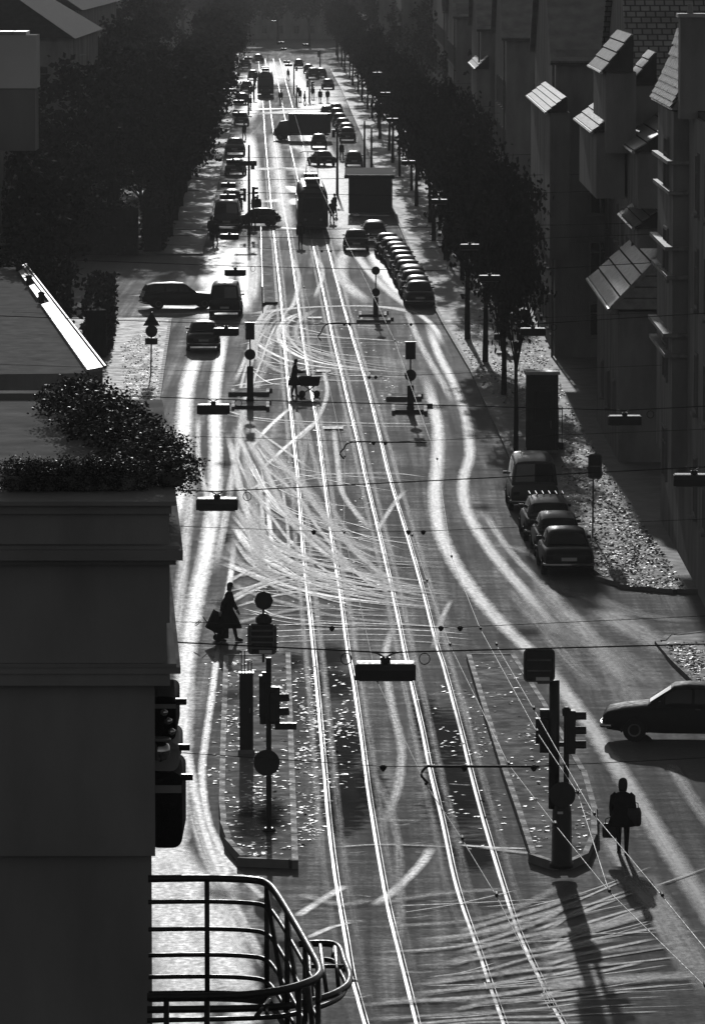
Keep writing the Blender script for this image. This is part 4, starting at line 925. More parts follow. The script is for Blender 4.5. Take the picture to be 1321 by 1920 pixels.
mid_beacon('beacon right of the tracks with box sign above a round sign, by the wheel-worn lane', 769, 768, 722, [(703, 11)], (641, 673, 19))
mid_beacon('far beacon with two round signs one above the other and no box', 704, 594, 557, [(507, 8), (548, 8)], (507,))
# near left island: lantern, framed sign, signal heads, keep-right disc
def near_beacon(lb, base, parts):
    p = at(*base, .2); s = F / p.length; t = thing('signal_beacon', lb, 'traffic sign', (p.x, p.y, .19), 0); zf = lambda y: (base[1] - y) / s; xf = lambda x: (x - base[0]) / s
    parts(t, zf, xf, s); return t
def pl(t, zf, xf, s):
    m = MB(); m.tube([(0, 0, 0), (0, 0, zf(1225))], .062, 10); m.build('post', 'iron', t)
    m = MB(); m.lathe([(.16, 0), (.16, .05), (.1, .09)], n=10); m.build('foot', 'iron', t)
    m = MB(); m.tube([(xf(494), .05, zf(1235)), (xf(494), .05, zf(1105))], .03, 8); m.build('mast', 'steel', t)
    m = MB(); r = 18 / s; m.lathe([(r, -.02), (r, .02)], (xf(495), .02, zf(1117)), 8, 'y'); m.build('octagonal_sign', 'sign_back', t)
    m = MB(); m.lathe([(.15, -.09), (.19, -.05), (.19, .06), (.1, .13), (.05, .15)], (xf(495), .05, zf(1154)), 12); m.build('lantern', 'iron', t)
    b = back_panel(t, (xf(492), -.02, zf(1190)), 52 / s, 55 / s, 4, True)
    for sx in (-1, 1):
        m = MB(); m.tube([(sx * 22 / s, -.06, -.34), (sx * 22 / s, -.06, .34)], .02, 6); m.build('cage_bar', 'steel', b)
    for k in range(4):
        m = MB(); m.box((-.3, -.05, -.26 + k * .17), (.14, .03, .03)); m.build('cage_bar', 'steel', b); m = MB(); m.box((.3, -.05, -.26 + k * .17), (.14, .03, .03)); m.build('cage_bar', 'steel', b)
    signal_head(t, (xf(497), .12, zf(1300)), R(180), 3); h = signal_head(t, (xf(514), .0, zf(1318)), R(100), 2)
    m = MB(); m.box((xf(500), 0, zf(1262)), (.2, .16, .22)); m.build('junction_box', 'iron', t)
    m = MB(); m.box((xf(506), .16, zf(1318)), (.46, .2, .86)); m.build('backing_plate', 'iron', t)
    m = MB(); m.box((xf(536), .0, zf(1356)), (.5, .16, .15)); m.build('side_box', 'iron', t)
    m = MB(); disc_sign(m, (xf(500), -.09, zf(1425)), 25 / s); m.build('round_sign', 'sign_back', t)
near_beacon('tall signal post on the leaf-strewn left island with octagon, lantern and framed box sign', (504, 1558), pl)
def pr(t, zf, xf, s):
    m = MB(); m.lathe([(.27, 0), (.27, .1), (.23, .14), (.21, 1.25), (.18, 1.4), (.08, 1.45)], n=16); m.build('column', 'iron', t, True)
    m = MB(); m.lathe([(.12, 1.3), (.115, zf(1268))], (xf(1037), .05, 0), 12); m.build('mast', 'iron', t, True)
    m = MB(); m.tube([(xf(1060), 0, 1.3), (xf(1060), 0, zf(1325))], .06, 8); m.lathe([(.09, zf(1335)), (.1, zf(1322)), (.04, zf(1318))], (xf(1060), 0, 0), 8); m.build('post', 'iron', t)
    back_panel(t, (xf(1008), -.02, zf(1238)), 56 / s, 60 / s, 2, True)
    m = MB(); m.box((xf(1022), .02, zf(1272)), (.4, .05, .05)); m.build('bracket', 'steel', t)
    m = MB(); m.box((xf(1014), .06, zf(1364)), (24 / s, .22, 48 / s)); m.build('backing_plate', 'iron', t)
    signal_head(t, (xf(1068), .05, zf(1366)), R(92), 3); signal_head(t, (xf(1022), .2, zf(1366)), R(180), 3)
    m = MB(); m.box((xf(1045), .05, zf(1390)), (.62, .1, .1)); m.build('bracket', 'iron', t)
    m = MB(); disc_sign(m, (xf(1052), -.24, zf(1483)), 25 / s); m.build('round_sign', 'sign_back', t)
    m = MB(); m.box((xf(1048), -.27, zf(1517)), (.12, .03, .05)); m.build('maker_plate', 'white_enamel', t)
near_beacon('stout signal column on the right island with ribbed square sign and hooded traffic lights', (1052, 1625), pr)
# slim cabinet with pipes on the left island
p = at(462, 1411, .2); t = thing('control_cabinet', 'slim dark cabinet with thin pipes on top on the left island', 'cabinet', (p.x, p.y, .19))
m = MB(); m.box((0, 0, 1.0), (.34, .3, 2.0)); c = m.build('case', 'iron', t)
m = MB(); m.box((0, -.005, 2.03), (.38, .36, .05)); m.build('lid', 'iron', t); m = MB(); m.box((0, 0, .05), (.42, .38, .1)); m.build('plinth', 'kerb', t)
m = MB(); m.box((0, -.155, 1.05), (.28, .012, 1.6)); d = m.build('door', 'iron', c); m = MB(); m.box((.09, -.17, 1.1), (.03, .03, .12)); m.build('handle', 'steel', d)
for x in (-.12, -.04, .05, .13): m = MB(); m.tube([(x, .03, 2.03), (x, .03, 2.35 + .25 * (x < 0))], .014, 6); m.build('pipe', 'steel', t)
# kiosk, its frame, posts and signs on the right pavement
p = at(1016, 850, .12); t = thing('kiosk', 'tall dark kiosk box with a pale roof slab on the right pavement', 'kiosk', (p.x, p.y, .12))
m = MB(); m.box((0, .65, 1.6), (1.12, 1.12, 3.0)); b = m.build('wall', 'iron', t)
for x in (-.58, .58):
    for y in (.07, 1.23): m = MB(); m.box((x, y, 1.58), (.1, .1, 3.16)); m.build('corner_post', 'iron', t)
m = MB(); m.box((0, .65, 3.22), (1.42, 1.5, .12), taper=.96); m.build('roof', 'zinc', t); m = MB(); m.box((0, .65, .06), (1.36, 1.36, .12)); m.build('plinth', 'kerb', t)
m = MB(); m.box((0, .078, 1.45), (.86, .03, 2.5)); d = m.build('door', 'iron', t); m = MB(); m.box((0, .06, 1.9), (.6, .012, 1.2)); m.build('pane', 'glass_dark', d); m = MB(); m.tube([(.33, .03, 1.0), (.33, .03, 1.3)], .018, 6); m.build('handle', 'steel', d)
p = at(1049, 842, .12); t = thing('pipe_frame', 'narrow ladder-like pipe frame standing against the kiosk', 'railing', (p.x, p.y, .12))
for x in (-.08, .08): m = MB(); m.tube([(x, 0, 0), (x, 0, 1.7)], .02, 6); m.build('upright', 'steel', t)
for k in range(5): m = MB(); m.tube([(-.08, 0, .25 + k * .34), (.08, 0, .25 + k * .34)], .016, 6); m.build('rung', 'steel', t)
m = MB(); m.box((0, 0, .14), (.26, .2, .28)); m.build('foot_box', 'iron', t)
p = at(1110, 1005, .12); t = thing('parking_sign', 'rectangular sign on a thin post beside the parked cars at right', 'traffic sign', (p.x, p.y, .12)); s = F / p.length
m = MB(); m.tube([(0, 0, 0), (.02, .0, 2.75)], .03, 8); m.build('post', 'steel', t); o = back_panel(t, (.07, -.05, 2.42), .44, .82, 1, False)
p = at(283, 704, .12); t = thing('crossing_sign', 'triangular warning sign above a round sign on the left pavement', 'traffic sign', (p.x, p.y, .12))
m = MB(); m.tube([(0, 0, 0), (.06, 0, 3.0)], .035, 8); m.build('post', 'steel', t)
m = MB(); m.loft([[(-.36, y, 2.35), (.44, y, 2.35), (.04, y, 3.03)] for y in (-.05, -.02)]); m.build('triangular_sign', 'sign_back', t)
m = MB(); disc_sign(m, (.04, -.05, 2.1), .29); m.build('round_sign', 'sign_back', t); m = MB(); m.box((.03, -.05, 1.62), (.6, .03, .3)); m.build('supplementary_plate', 'sign_back', t)
# signal masts farther up
def mast(lb, px, y, h, arms=(), grp=None):
    p = at(px, y, .0); t = thing('signal_mast', lb, 'traffic light', (p.x, p.y, 0), 0, grp); s = F / p.length
    m = MB(); m.lathe([(.12, 0), (.11, 1.2), (.075, h), (.03, h + .02)], n=10); m.build('pole', 'iron', t)
    for z, rz, n, dx in arms: signal_head(t, (dx, 0, z), rz, n); m = MB(); m.box((dx / 2, .0, z), (abs(dx), .06, .06)); m.build('bracket', 'iron', t)
    return t
t = mast('signal mast with several dark heads left of the far tram tracks', 467, 440, 6.3, ((2.9, R(90), 3, .3), (2.8, R(-90), 3, -.3), (2.2, R(180), 2, .28), (4.9, R(0), 2, .26)), 'signal masts')
m = MB(); m.box((-.2, 0, 5.0), (1.5, .16, .34)); m.build('sign_board', 'sign_back', t)
mast('thin tall mast in front of the truck with a short cross board', 632, 366, 5.4, ((5.0, R(180), 2, -.3),), 'signal masts')
mast('slim pole at the kerb left of the pair by the shelter', 683, 330, 4.8, (), 'signal masts'); mast('slim pole at the kerb right of the pair by the shelter', 696, 334, 4.3, (), 'signal masts')
mast('far signal mast on the crossing beyond the truck', 580, 192, 3.0, ((2.4, R(180), 3, -.25), (2.2, R(90), 3, .3)), 'signal masts'); mast('far thin mast with cross boards right of the far tram', 551, 176, 4.0, ((3.4, R(180), 2, .35),), 'signal masts')
mast('far mast at the left kerb under bright lamp hoods', 466, 212, 3.2, ((2.7, R(180), 3, .25),), 'signal masts')
# tram shelter on the right
p = at(640, 372); sx = at(690, 372).x
t = thing('tram_shelter', 'long flat tram shelter roof in the shade at the right kerb', 'shelter', (sx, 402, .1))
m = MB(); m.box((0, 6, 2.86), (3.7, 13, .16)); m.build('roof', 'trim', t); m = MB(); m.box((0, -.53, 2.8), (3.76, .05, .28)); m.build('fascia', 'iron', t)
for x in (-1.5, 1.6):
    for y in (.4, 6, 11.6): m = MB(); m.tube([(x, y, 0), (x, y, 2.8)], .06, 8); m.build('post', 'iron', t)
m = MB(); m.box((1.72, 6, 1.3), (.05, 12, 2.2)); m.build('back_wall', 'glass_dark', t); m = MB(); m.box((.1, -.1, 1.32), (3.1, .06, 2.5)); m.build('shade_panel', 'sign_back', t); m = MB(); m.box((.1, 12.3, 1.32), (3.1, .06, 2.5)); m.build('shade_panel', 'sign_back', t); m = MB(); m.box((1.35, 6, .45), (.42, 5, .06)); m.build('bench_seat', 'iron', t)  # dark panels at both ends added to fill in the shade under the roof
# rail along the far left platform
a, b = at(489, 452, .18), at(492, 570, .18); t = thing('kerb_railing', 'low pipe railing along the dark platform left of the tracks', 'railing', a)
for z in (.5, .95): m = MB(); m.tube([(0, 0, z), ((b - a).x, (b - a).y, z)], .035, 6); m.build('rail_bar', 'iron', t)
for k in range(9): q = (b - a) * (k / 8); m = MB(); m.tube([(q.x, q.y, 0), (q.x, q.y, .97)], .035, 6); m.build('railing_post', 'iron', t)

# ------------------------------------------------------------------ lamps hung over the street and the tramway wires
def lamp_proto():
    t = thing('hanging_lamp', 'x', 'street lamp', (0, 0, 0), 0, 'street lamps hung on span wires')
    m = MB(); w = .46
    m.loft([[(x, -.15, -.125), (x, .15, -.125), (x, .17, .02), (x, .155, .115), (x, -.155, .115), (x, -.17, .02)] for x in (-w, -w + .012, w - .012, w)]); m.build('hood', 'sign_back', t)
    for sx in (-1, 1):
        m = MB(); m.loft([[(sx * x, y, z) for y, z in ((-.155 * k, .118), (-.16 * k, .128), (-.06, .140), (.06, .146), (.16 * k, .138), (.155 * k, .118))] for x, k in ((.04, .9), (.06, 1), (.38, 1), (.43, .8))]); autosmooth(m.build('top_plate', 'lamp_top', t), 50)
        m = MB(); m.tube([(0, 0, .2), (sx * .12, 0, .27), (sx * .22, 0, .29)], .016, 6); m.build('hanger_arm', 'steel', t)
    m = MB(); m.box((0, 0, .16), (.15, .12, .1)); m.build('bracket', 'iron', t); m = MB(); m.tube([(-.4, 0, -.13), (.4, 0, -.13)], .03, 8); m.build('tube', 'lamp_lens', t)
    return t
LAMPS = [(722, 1258, 115, 'lamp over the near tram tracks, largest and closest of the hanging lamps'),
         (407, 945, 78, 'hanging lamp over the left lane beside the terrace shrubs'), (1300, 900, 78, 'hanging lamp at the right edge in front of the dark bay'),
         (400, 767, 62, 'hanging lamp over the left lane just above the terrace corner'), (1170, 788, 62, 'hanging lamp over the right pavement before the dark house wall'),
         (424, 622, 48, 'hanging lamp over the left lane beside the dark car'), (998, 622, 48, 'hanging lamp over the lit pavement above the kiosk'),
         (441, 511, 40, 'hanging lamp just above the roof of the left lane car'), (917, 522, 40, 'hanging lamp beside the nearest pavement tree crown'),
         (430, 444, 35, 'hanging lamp over the bright left lane far up'), (880, 463, 36, 'hanging lamp in the dark crowns of the right pavement'),
         (427, 369, 30, 'hanging lamp above the dark van at the left'), (823, 378, 30, 'hanging lamp in the right crowns above the parked row'),
         (428, 347, 28, 'upper one of two close lamps over the dark van'), (437, 303, 26, 'hanging lamp left of the far signal mast'), (765, 305, 26, 'hanging lamp in the dark crowns beside the tram shelter'),
         (447, 214, 22, 'far hanging lamp over the left kerb, lower of the bright pair'), (735, 225, 22, 'far hanging lamp in the right crowns beyond the shelter'),
         (447, 191, 21, 'far hanging lamp over the left kerb, upper of the bright pair'), (722, 176, 19, 'far hanging lamp high in the right crowns'),
         (428, 169, 18, 'far hanging lamp at the edge of the left crowns'), (707, 138, 17, 'farthest bright lamp in the right crowns'), (465, 109, 15, 'hanging lamp at the far end left of the tram'),
         (541, 122, 14, 'lowest of the far lamps right of the far tram'), (537, 116, 13, 'second lowest of the far lamps right of the far tram'), (532, 92, 11, 'far lamp above the street end, left of centre'), (527, 80, 11, 'far lamp high above the street end'), (573, 84, 11, 'far lamp right of the others above the street end'), (513, 40, 9, 'topmost tiny lamp over the dark street end')]
LP = lamp_proto(); spans = {}
for i, (x, y, wpx, lb) in enumerate(LAMPS):
    p = at(x, y, 9.0 if y > 100 else 9.6); s = F / p.y; k = wpx / s / .92
    o = LP if i == 0 else dup(LP, p)
    o.location = p; o.scale = (k, k, k); o['label'] = lb; o.rotation_euler = (0, 0, random.uniform(-.04, .04))
    if y > 160:
        key = next((q for q in spans if abs(q - p.y) < 6.5), p.y); spans.setdefault(key, []).append((p.x, p.y, p.z + .28 * k))
SPANTXT = ['span wire crossing the whole street over the near islands', 'span wire beside the terrace shrubs, second from the camera', 'span wire behind the person with the pram', 'span wire at the two mid beacons', 'span wire over the left lane cars', 'span wire above the bright far lane', 'span wire over the dark van', 'span wire above the van, higher one', 'span wire at the far signal mast', 'span wire beyond the far truck', 'far span wire at the paired bright lamps', 'far span wire just below the far tram', 'far span wire level with the far tram', 'far span wire above the far tram', 'farthest span wire at the street end', 'last span wire at the dark street end']
for i, k in enumerate(sorted(spans)):
    ls = sorted(spans[k]); y0 = ls[0][1]; y1 = ls[-1][1]; z = ls[0][2]
    xl = -13.5 if k > 100 else -6.5; xr = 10.9 if 150 < k < 188 else 13.5
    pts = [(xl, y0, z + .35)] + ls + [(xr, y1, z + .35)]
    t = thing('span_wire', SPANTXT[min(i, 15)], 'wire', (0, (y0 + y1) / 2, z), 0, 'span wires'); o = Vector(t.location)
    m = MB(); m.tube([Vector(p) - o for p in pts], .012, 5); m.build('cable', 'steel_wire', t)
    for x, y, zz_ in ls:
        for sx in ((.62,) if i else (-.62, .62)):
            m = MB(); m.tube([Vector((x + sx + .085 * math.cos(a), y, zz_ - .1 + .09 * math.sin(a))) - o for a in [q * math.pi / 6 for q in range(13)]], .008, 4); m.build('cable_loop', 'steel_wire', t)
for (lb, px) in (('bright contact wire over the right-hand track', [(1400, 1935), (1321, 1850), (1141, 1672), (1082, 1487), (1006, 1373), (900, 1180), (846, 1045), (819, 862), (740, 640), (690, 535), (650, 455), (620, 395), (590, 330), (566, 260), (548, 200)]),
                 ('bright contact wire over the left-hand track', [(1030, 1880), (930, 1680), (866, 1574), (798, 1471), (707, 1278), (645, 1000), (646, 857), (603, 660), (570, 540), (545, 440), (530, 360), (514, 250), (505, 190)]),
                 ('thin feeder wire joining the right contact wire over the island', [(1141, 1672), (1040, 1547), (953, 1434), (843, 1210), (800, 1090), (772, 1005)]), ('loose feeder wire at the lower right above the walking person', [(1420, 1900), (1240, 1680), (1113, 1528), (1000, 1330), (930, 1210)])):
    pts = [at(x, y, 5.6 if 'contact' in lb else 5.75) for x, y in px]; t = thing('contact_wire', lb, 'wire', pts[0], 0, 'tramway wires')
    m = MB(); m.tube([p - pts[0] for p in pts], .0075, 5); m.build('conductor', 'wire', t)
    for p in pts[1:9]: m = MB(); m.tube([p - pts[0] + Vector((0, -.12, .03)), p - pts[0] + Vector((0, .12, .03))], .03, 6); m.build('clamp', 'steel_wire', t)
for lb, y, arm, ins in (('cross wire with a bent steady arm over the near islands', 1437, (802, 1010), (718, 870, 1000)), ('cross wire with insulators above the far end of the near islands', 1176, None, (622, 826, 862)), ('cross wire with insulators over the tyre-marked junction', 996, None, (588, 765, 793)),
                        ('cross wire with a bent steady arm right of the pram', 829, (645, 800), (700, 722)), ('cross wire with insulators between the mid beacons', 706, None, (692, 704)), ('cross wire with a bent steady arm near the far beacon', 607, (602, 735), (645, 655, 770)), ('faint cross wire over the far left platform', 470, None, (603, 620, 707))):
    Y = at(660, y, 5.95).y; t = thing('cross_wire', lb, 'wire', (0, Y, 5.95), 0, 'tramway cross wires')
    m = MB(); m.tube([(-13 if Y > 100 else -6, 0, .45), at_y(ins[0], y, Y) - Vector((0, Y, 5.95)), at_y(ins[-1], y, Y) - Vector((0, Y, 5.95)), (12, 0, .45)], .007, 5); m.build('cable', 'steel_wire', t)
    for x in ins:
        q = at_y(x, y, Y) - Vector((0, Y, 5.95)); m = MB(); m.lathe([(.015, .03), (.07, .0), (.05, -.05), (.02, -.09)], q, 8); m.build('insulator', 'steel_wire', t)
    if arm:
        a = at_y(arm[0], y + 32, Y) - Vector((0, Y, 5.95)); b = at_y(arm[0] + 14, y, Y) - Vector((0, Y, 5.95)); c = at_y(arm[1], y, Y) - Vector((0, Y, 5.95))
        m = MB(); m.tube(spline([a, a + Vector((-.12, 0, .16)), a + Vector((-.02, 0, .3)), b, (b + c) / 2, c], 5), .025, 6); m.build('steady_arm', 'steel_wire', t)
# ------------------------------------------------------------------ vehicles (local frame: length along y, front at +y)
def body_loft(st, k=6):
    """st: (y, half width, z bottom, z top, crown) -> rings with rounded shoulders"""
    rings = []
    for y, w, zb, zt, cr in st:
        h = zt - zb; r = [(-w * .90, zb), (-w * .985, zb + h * .16), (-w, zb + h * .5), (-w * .985, zb + h * .78), (-w * .93, zt - h * .08), (-w * .80, zt - .005), (-w * .4, zt + cr * .8), (0, zt + cr)]
        rings.append([(x, y, z) for x, z in r] + [(-x, y, z) for x, z in r[-2::-1]])
    return rings
def cabin_ring(y, wb, wt, zb, zt, cr):
    r = [(-wb, zb), (-(wb * .45 + wt * .55), zb + (zt - zb) * .55), (-wt, zt - (zt - zb) * .12), (-wt * .86, zt), (-wt * .5, zt + cr * .8), (0, zt + cr)]
    return [(x, y, z) for x, z in r] + [(-x, y, z) for x, z in r[-2::-1]]
CARS = {
 'sedan': dict(W=.83, body=[(-2.12, .70, .42, .70, .0), (-2.09, .76, .34, .80, .01), (-1.9, .80, .27, .90, .02), (-1.3, .82, .24, .93, .03), (-.6, .83, .22, .93, .03), (.5, .83, .22, .93, .03), (.95, .82, .23, .91, .03), (1.6, .80, .25, .84, .04), (1.98, .77, .30, .76, .03), (2.1, .72, .40, .66, .0)],
               cab=[(-1.42, .70, .66, .90, .93, .01), (-.95, .73, .60, .91, 1.33, .03), (-.72, .74, .59, .92, 1.39, .04), (-.1, .74, .60, .92, 1.42, .045), (.28, .74, .60, .92, 1.39, .04), (.95, .72, .66, .88, .93, .01)], sw=((-.86, -.26), (-.18, .5)), wheel=(1.28, .30)),
 'hatch': dict(W=.79, body=[(-1.80, .70, .40, .74, .0), (-1.76, .75, .32, .84, .01), (-1.4, .78, .25, .90, .02), (-.6, .79, .22, .91, .03), (.5, .79, .22, .91, .03), (.95, .78, .23, .89, .03), (1.45, .76, .26, .82, .04), (1.75, .72, .30, .74, .03), (1.85, .68, .40, .64, .0)],
               cab=[(-1.66, .69, .64, .86, .92, .01), (-1.42, .70, .58, .88, 1.30, .03), (-1.1, .71, .57, .9, 1.39, .04), (-.3, .71, .57, .9, 1.42, .045), (.22, .71, .57, .9, 1.37, .04), (.88, .69, .63, .87, .91, .01)], sw=((-1.2, -.45), (-.36, .42)), wheel=(1.14, .28)),
 'wagon': dict(W=.84, body=[(-2.15, .74, .40, .74, .0), (-2.1, .79, .32, .86, .01), (-1.6, .83, .25, .92, .02), (-.6, .84, .22, .93, .03), (.5, .84, .22, .93, .03), (1.0, .83, .23, .90, .03), (1.65, .81, .26, .83, .04), (2.05, .77, .31, .75, .03), (2.15, .72, .40, .65, .0)],
               cab=[(-2.06, .74, .68, .86, .94, .01), (-1.85, .75, .62, .9, 1.33, .03), (-1.5, .75, .61, .92, 1.41, .04), (-.4, .75, .61, .92, 1.44, .045), (.22, .75, .61, .92, 1.40, .04), (.92, .73, .67, .88, .92, .01)], sw=((-1.65, -.95), (-.86, -.2), (-.12, .46)), wheel=(1.3, .31)),
 'van': dict(W=.88, body=[(-2.2, .82, .40, .90, .0), (-2.17, .86, .30, 1.0, .01), (-1.5, .88, .25, 1.02, .02), (0, .88, .24, 1.02, .02), (1.2, .88, .25, 1.0, .02), (1.9, .85, .28, .96, .02), (2.12, .80, .34, .86, .02), (2.2, .72, .42, .70, .0)],
             cab=[(-2.16, .82, .74, .98, 1.0, .01), (-2.1, .83, .72, 1.0, 1.82, .04), (-1.7, .84, .72, 1.0, 1.92, .05), (0, .84, .72, 1.0, 1.95, .06), (1.05, .83, .70, 1.0, 1.90, .05), (1.45, .82, .68, .99, 1.75, .04), (1.95, .80, .72, .95, .99, .01)], sw=((-1.8, -.9), (-.78, .2), (.32, 1.15)), wheel=(1.35, .32))}
def make_vehicle(kind, paint, label, cat='car', rack=False, group='parked and moving cars'):
    c = CARS[kind]; t = thing({'van': 'delivery_van'}.get(kind, 'parked_car'), label, cat, (0, 0, 0), 0, group)
    b = MB(); b.loft(body_loft(c['body'])); body = autosmooth(b.build('body', paint, t), 50)
    r = MB(); r.loft([cabin_ring(*s) for s in c['cab']]); roof = autosmooth(r.build('roof', paint, t), 40)
    cab = c['cab']
    def cp(y, u, off):       # point on the cabin side, u 0..1 from sill to eave
        for s0, s1 in zip(cab, cab[1:]):
            if s0[0] <= y <= s1[0]:
                k = (y - s0[0]) / (s1[0] - s0[0]); q = [a + (d - a) * k for a, d in zip(s0, s1)]; break
        y_, wb, wt, zb, zt, cr = q; um = .55; xm = wb * .45 + wt * .55
        x = wb + (xm - wb) * u / um if u < um else xm + (wt - xm) * (u - um) / (.88 - um)
        return x + off, zb + (zt - zb) * u
    for sx in (-1, 1):
        for y0, y1 in c['sw']:
            m = MB(); o = .006; n = 3; v = []
            for u in (.16, .55, .86):
                for i in range(n + 1):
                    y = y0 + (y1 - y0) * i / n; x, z = cp(y, u, o); v.append((sx * x, y, z))
            m.add(v, [(i + j * (n + 1), i + 1 + j * (n + 1), i + 1 + (j + 1) * (n + 1), i + (j + 1) * (n + 1)) for j in (0, 1) for i in range(n)]); m.build('side_window', 'glass_dark', roof)
    def screen(a, b2, name):
        (y0, wb0, wt0, zb0, zt0, _), (y1, wb1, wt1, zb1, zt1, _) = a, b2; s = 1 if y0 > y1 else -1; m = MB()
        A, B = (y0, (wt0 + wb0) * .5 - .06, zt0 + .015), (y1, wt1 * .86, zt1 - .02)
        P = lambda k, e: (A[0] + (B[0] - A[0]) * k + s * .012, A[1] + (B[1] - A[1]) * k, A[2] + (B[2] - A[2]) * k + .022)
        p0, p1 = P(.1, 0), P(.9, 0); m.add([(-p0[1], p0[0], p0[2]), (0, p0[0] + s * .02, p0[2] + .01), (p0[1], p0[0], p0[2]), (p1[1], p1[0], p1[2]), (0, p1[0] + s * .02, p1[2] + .02), (-p1[1], p1[0], p1[2])], [(0, 1, 4, 5), (1, 2, 3, 4)])
        m.build(name, 'glass_dark', roof)
    screen(cab[-1], cab[-2], 'windscreen'); screen(cab[0], cab[1], 'rear_window')
    wy, wr = c['wheel']
    for sx in (-1, 1):
        for sy in (-1, 1):
            x = sx * (c['W'] - .09); m = MB(); m.lathe([(wr * .55, -.085), (wr * .96, -.085), (wr, -.06), (wr, .06), (wr * .96, .085), (wr * .55, .085)], (x + sx * .02, sy * wy, wr), 18, 'x'); w = m.build('wheel', 'rubber', t, False)
            m = MB(); m.lathe([(.02, -.03), (wr * .56, -.07), (wr * .6, .0), (wr * .56, .07), (.02, .03)], (x + sx * .045, sy * wy, wr), 14, 'x'); m.build('rim', 'steel', w)
            m = MB(); a = [(math.cos(R(q)) * (wr + .06), math.sin(R(q)) * (wr + .06)) for q in range(-10, 191, 20)]
            m.loft([[(sx * (c['W'] + .004), sy * wy + u * k, wr + v * k) for u, v in a] for k in (.86, 1.0)], False, False); m.build('wheel_arch', 'rubber', body)
    yr, yf = c['body'][0][0], c['body'][-1][0]; zb = .40
    for nm, y, s in (('bumper', yf, 1), ('bumper', yr, -1)):
        m = MB(); w = c['W'] * .97; m.tube([(-w, y - s * .22, zb), (-w * .93, y + s * .02, zb), (0, y + s * .07, zb), (w * .93, y + s * .02, zb), (w, y - s * .22, zb)], .055, 8); m.build(nm, 'chrome', body, True)
    for sx in (-1, 1):
        z = .60 if kind != 'van' else .66
        m = MB(); m.lathe([(.085, 0), (.09, .03), (.05, .05)], (sx * c['W'] * .68, yf - .05, z), 12, 'y'); m.build('headlight', 'lamp_lens', body)
        m = MB(); m.box((sx * c['W'] * .76, yr - .005, z + .03), (.22, .05, .13)); m.build('tail_light', 'rubber', body)
        m = MB(); x, z_ = cp(cab[-2][0] + .35, .2, .0); m.box((sx * (x + .10), cab[-2][0] + .35, z_ + .06), (.16, .06, .1)); m.tube([(sx * (x - .02), cab[-2][0] + .35, z_), (sx * (x + .06), cab[-2][0] + .35, z_ + .04)], .012, 5); m.build('mirror', 'iron', body)
        m = MB(); m.box((sx * (c['W'] + .003), -.35, .86), (.02, .14, .025)); m.build('door_handle', 'chrome', body)
    m = MB(); m.box((0, yr - .02, .58), (.5, .02, .11)); m.build('number_plate', 'white_enamel', body)
    m = MB(); m.box((0, yf + .0, .56), (.7, .03, .1)); m.build('grille', 'iron', body)
    if rack:
        rk = MB(); zt = 1.50
        for sx in (-1, 1): rk.tube([(sx * .55, -.75, zt), (sx * .55, .25, zt)], .018, 6)
        ro = rk.build('roof_rack', 'chrome', roof)
        for k in range(6): m = MB(); m.tube([(-.58 + k * .23, -.75, zt + .03), (-.58 + k * .23, .25, zt + .03)], .03, 8); m.build('rack_bar', 'chrome', ro) if False else m.build('rack_bar', 'chrome', roof)
        for sx in (-1, 1):
            for y in (-.7, .2): m = MB(); m.tube([(sx * .55, y, 1.38), (sx * .55, y, zt)], .015, 5); m.build('rack_foot', 'chrome', roof)
    return t
PROTO = {}
PL = lambda px, py: at(px, py)
def place(kind, paint, lb, px, py, rz, cat=None, rack=False, scale=1.0, group='cars parked at the kerbs', off=0):
    key = (kind, paint, rack); p = at(px, py)
    d = Vector((-math.sin(rz), math.cos(rz), 0)); p = p + d * (2.1 + off)
    if key not in PROTO:
        o = PROTO[key] = make_vehicle(kind, paint, lb, cat or ('van' if kind == 'van' else 'car'), rack, group); o.location = p; o.rotation_euler = (0, 0, rz)
    else: o = dup(PROTO[key], p, rz, lb)
    o['group'] = group; o.scale = (scale,) * 3; return o
A = R(1)
# parked at the right, near
place('sedan', 'paint_black', 'black car nearest in the right hand parked group, by the sign post', 1066, 1082, R(1.5))
place('hatch', 'paint_dark', 'dark hatchback at right between the black car and the one with a roof rack', 1050, 1051, R(1.5), off=.3)
place('wagon', 'paint_dark', 'dark estate car with a glinting roof rack at the right kerb', 1031, 1020, R(1.5), rack=True, off=.4)
place('van', 'paint_dark', 'dark van in the shade at the head of the right parked group', 1002, 962, R(1.0), off=.2)
# side-on car at the lower right
p = at(1262, 1392); sc_ = place('sedan', 'paint_dusty', 'dark car crossing side-on at the right edge of the picture', 1262, 1392, R(84), group='moving cars'); sc_.location = (p.x + .35, p.y + .8, 0)
# the long row at the far right kerb
ROW = ['last', 'second', 'third', 'fourth', 'fifth', 'sixth', 'seventh', 'eighth', 'ninth', 'tenth', 'eleventh']
kinds = ['sedan', 'hatch', 'sedan', 'wagon', 'sedan', 'hatch', 'sedan', 'sedan', 'hatch', 'wagon', 'sedan']; paints = ['paint_black', 'paint_dark', 'paint_dark', 'paint_dark', 'paint_black', 'paint_dark', 'paint_dark', 'paint_dark', 'paint_dark', 'paint_dark', 'paint_dark']
y0 = at(786, 578).y
for i in range(11):
    y = y0 + i * 4.95; q = at(786, 578); x = 786 - i * 4.6 - (i * i) * .12
    X = ray(x, 0).x; s = (F) / y; px_x = (x - 660.5) / s
    o = place(kinds[i], paints[i], 'nearest car of the long parked row at the far right kerb' if i == 0 else f'{ROW[i]} car from the near end of the long parked row at the far right kerb', 786, 578, R(1.2))
    o.location = (px_x + random.uniform(-.06, .06), y + 2.1 + random.uniform(-.15, .15), 0); o.rotation_euler = (0, 0, R(1.2) + random.uniform(-.015, .015))
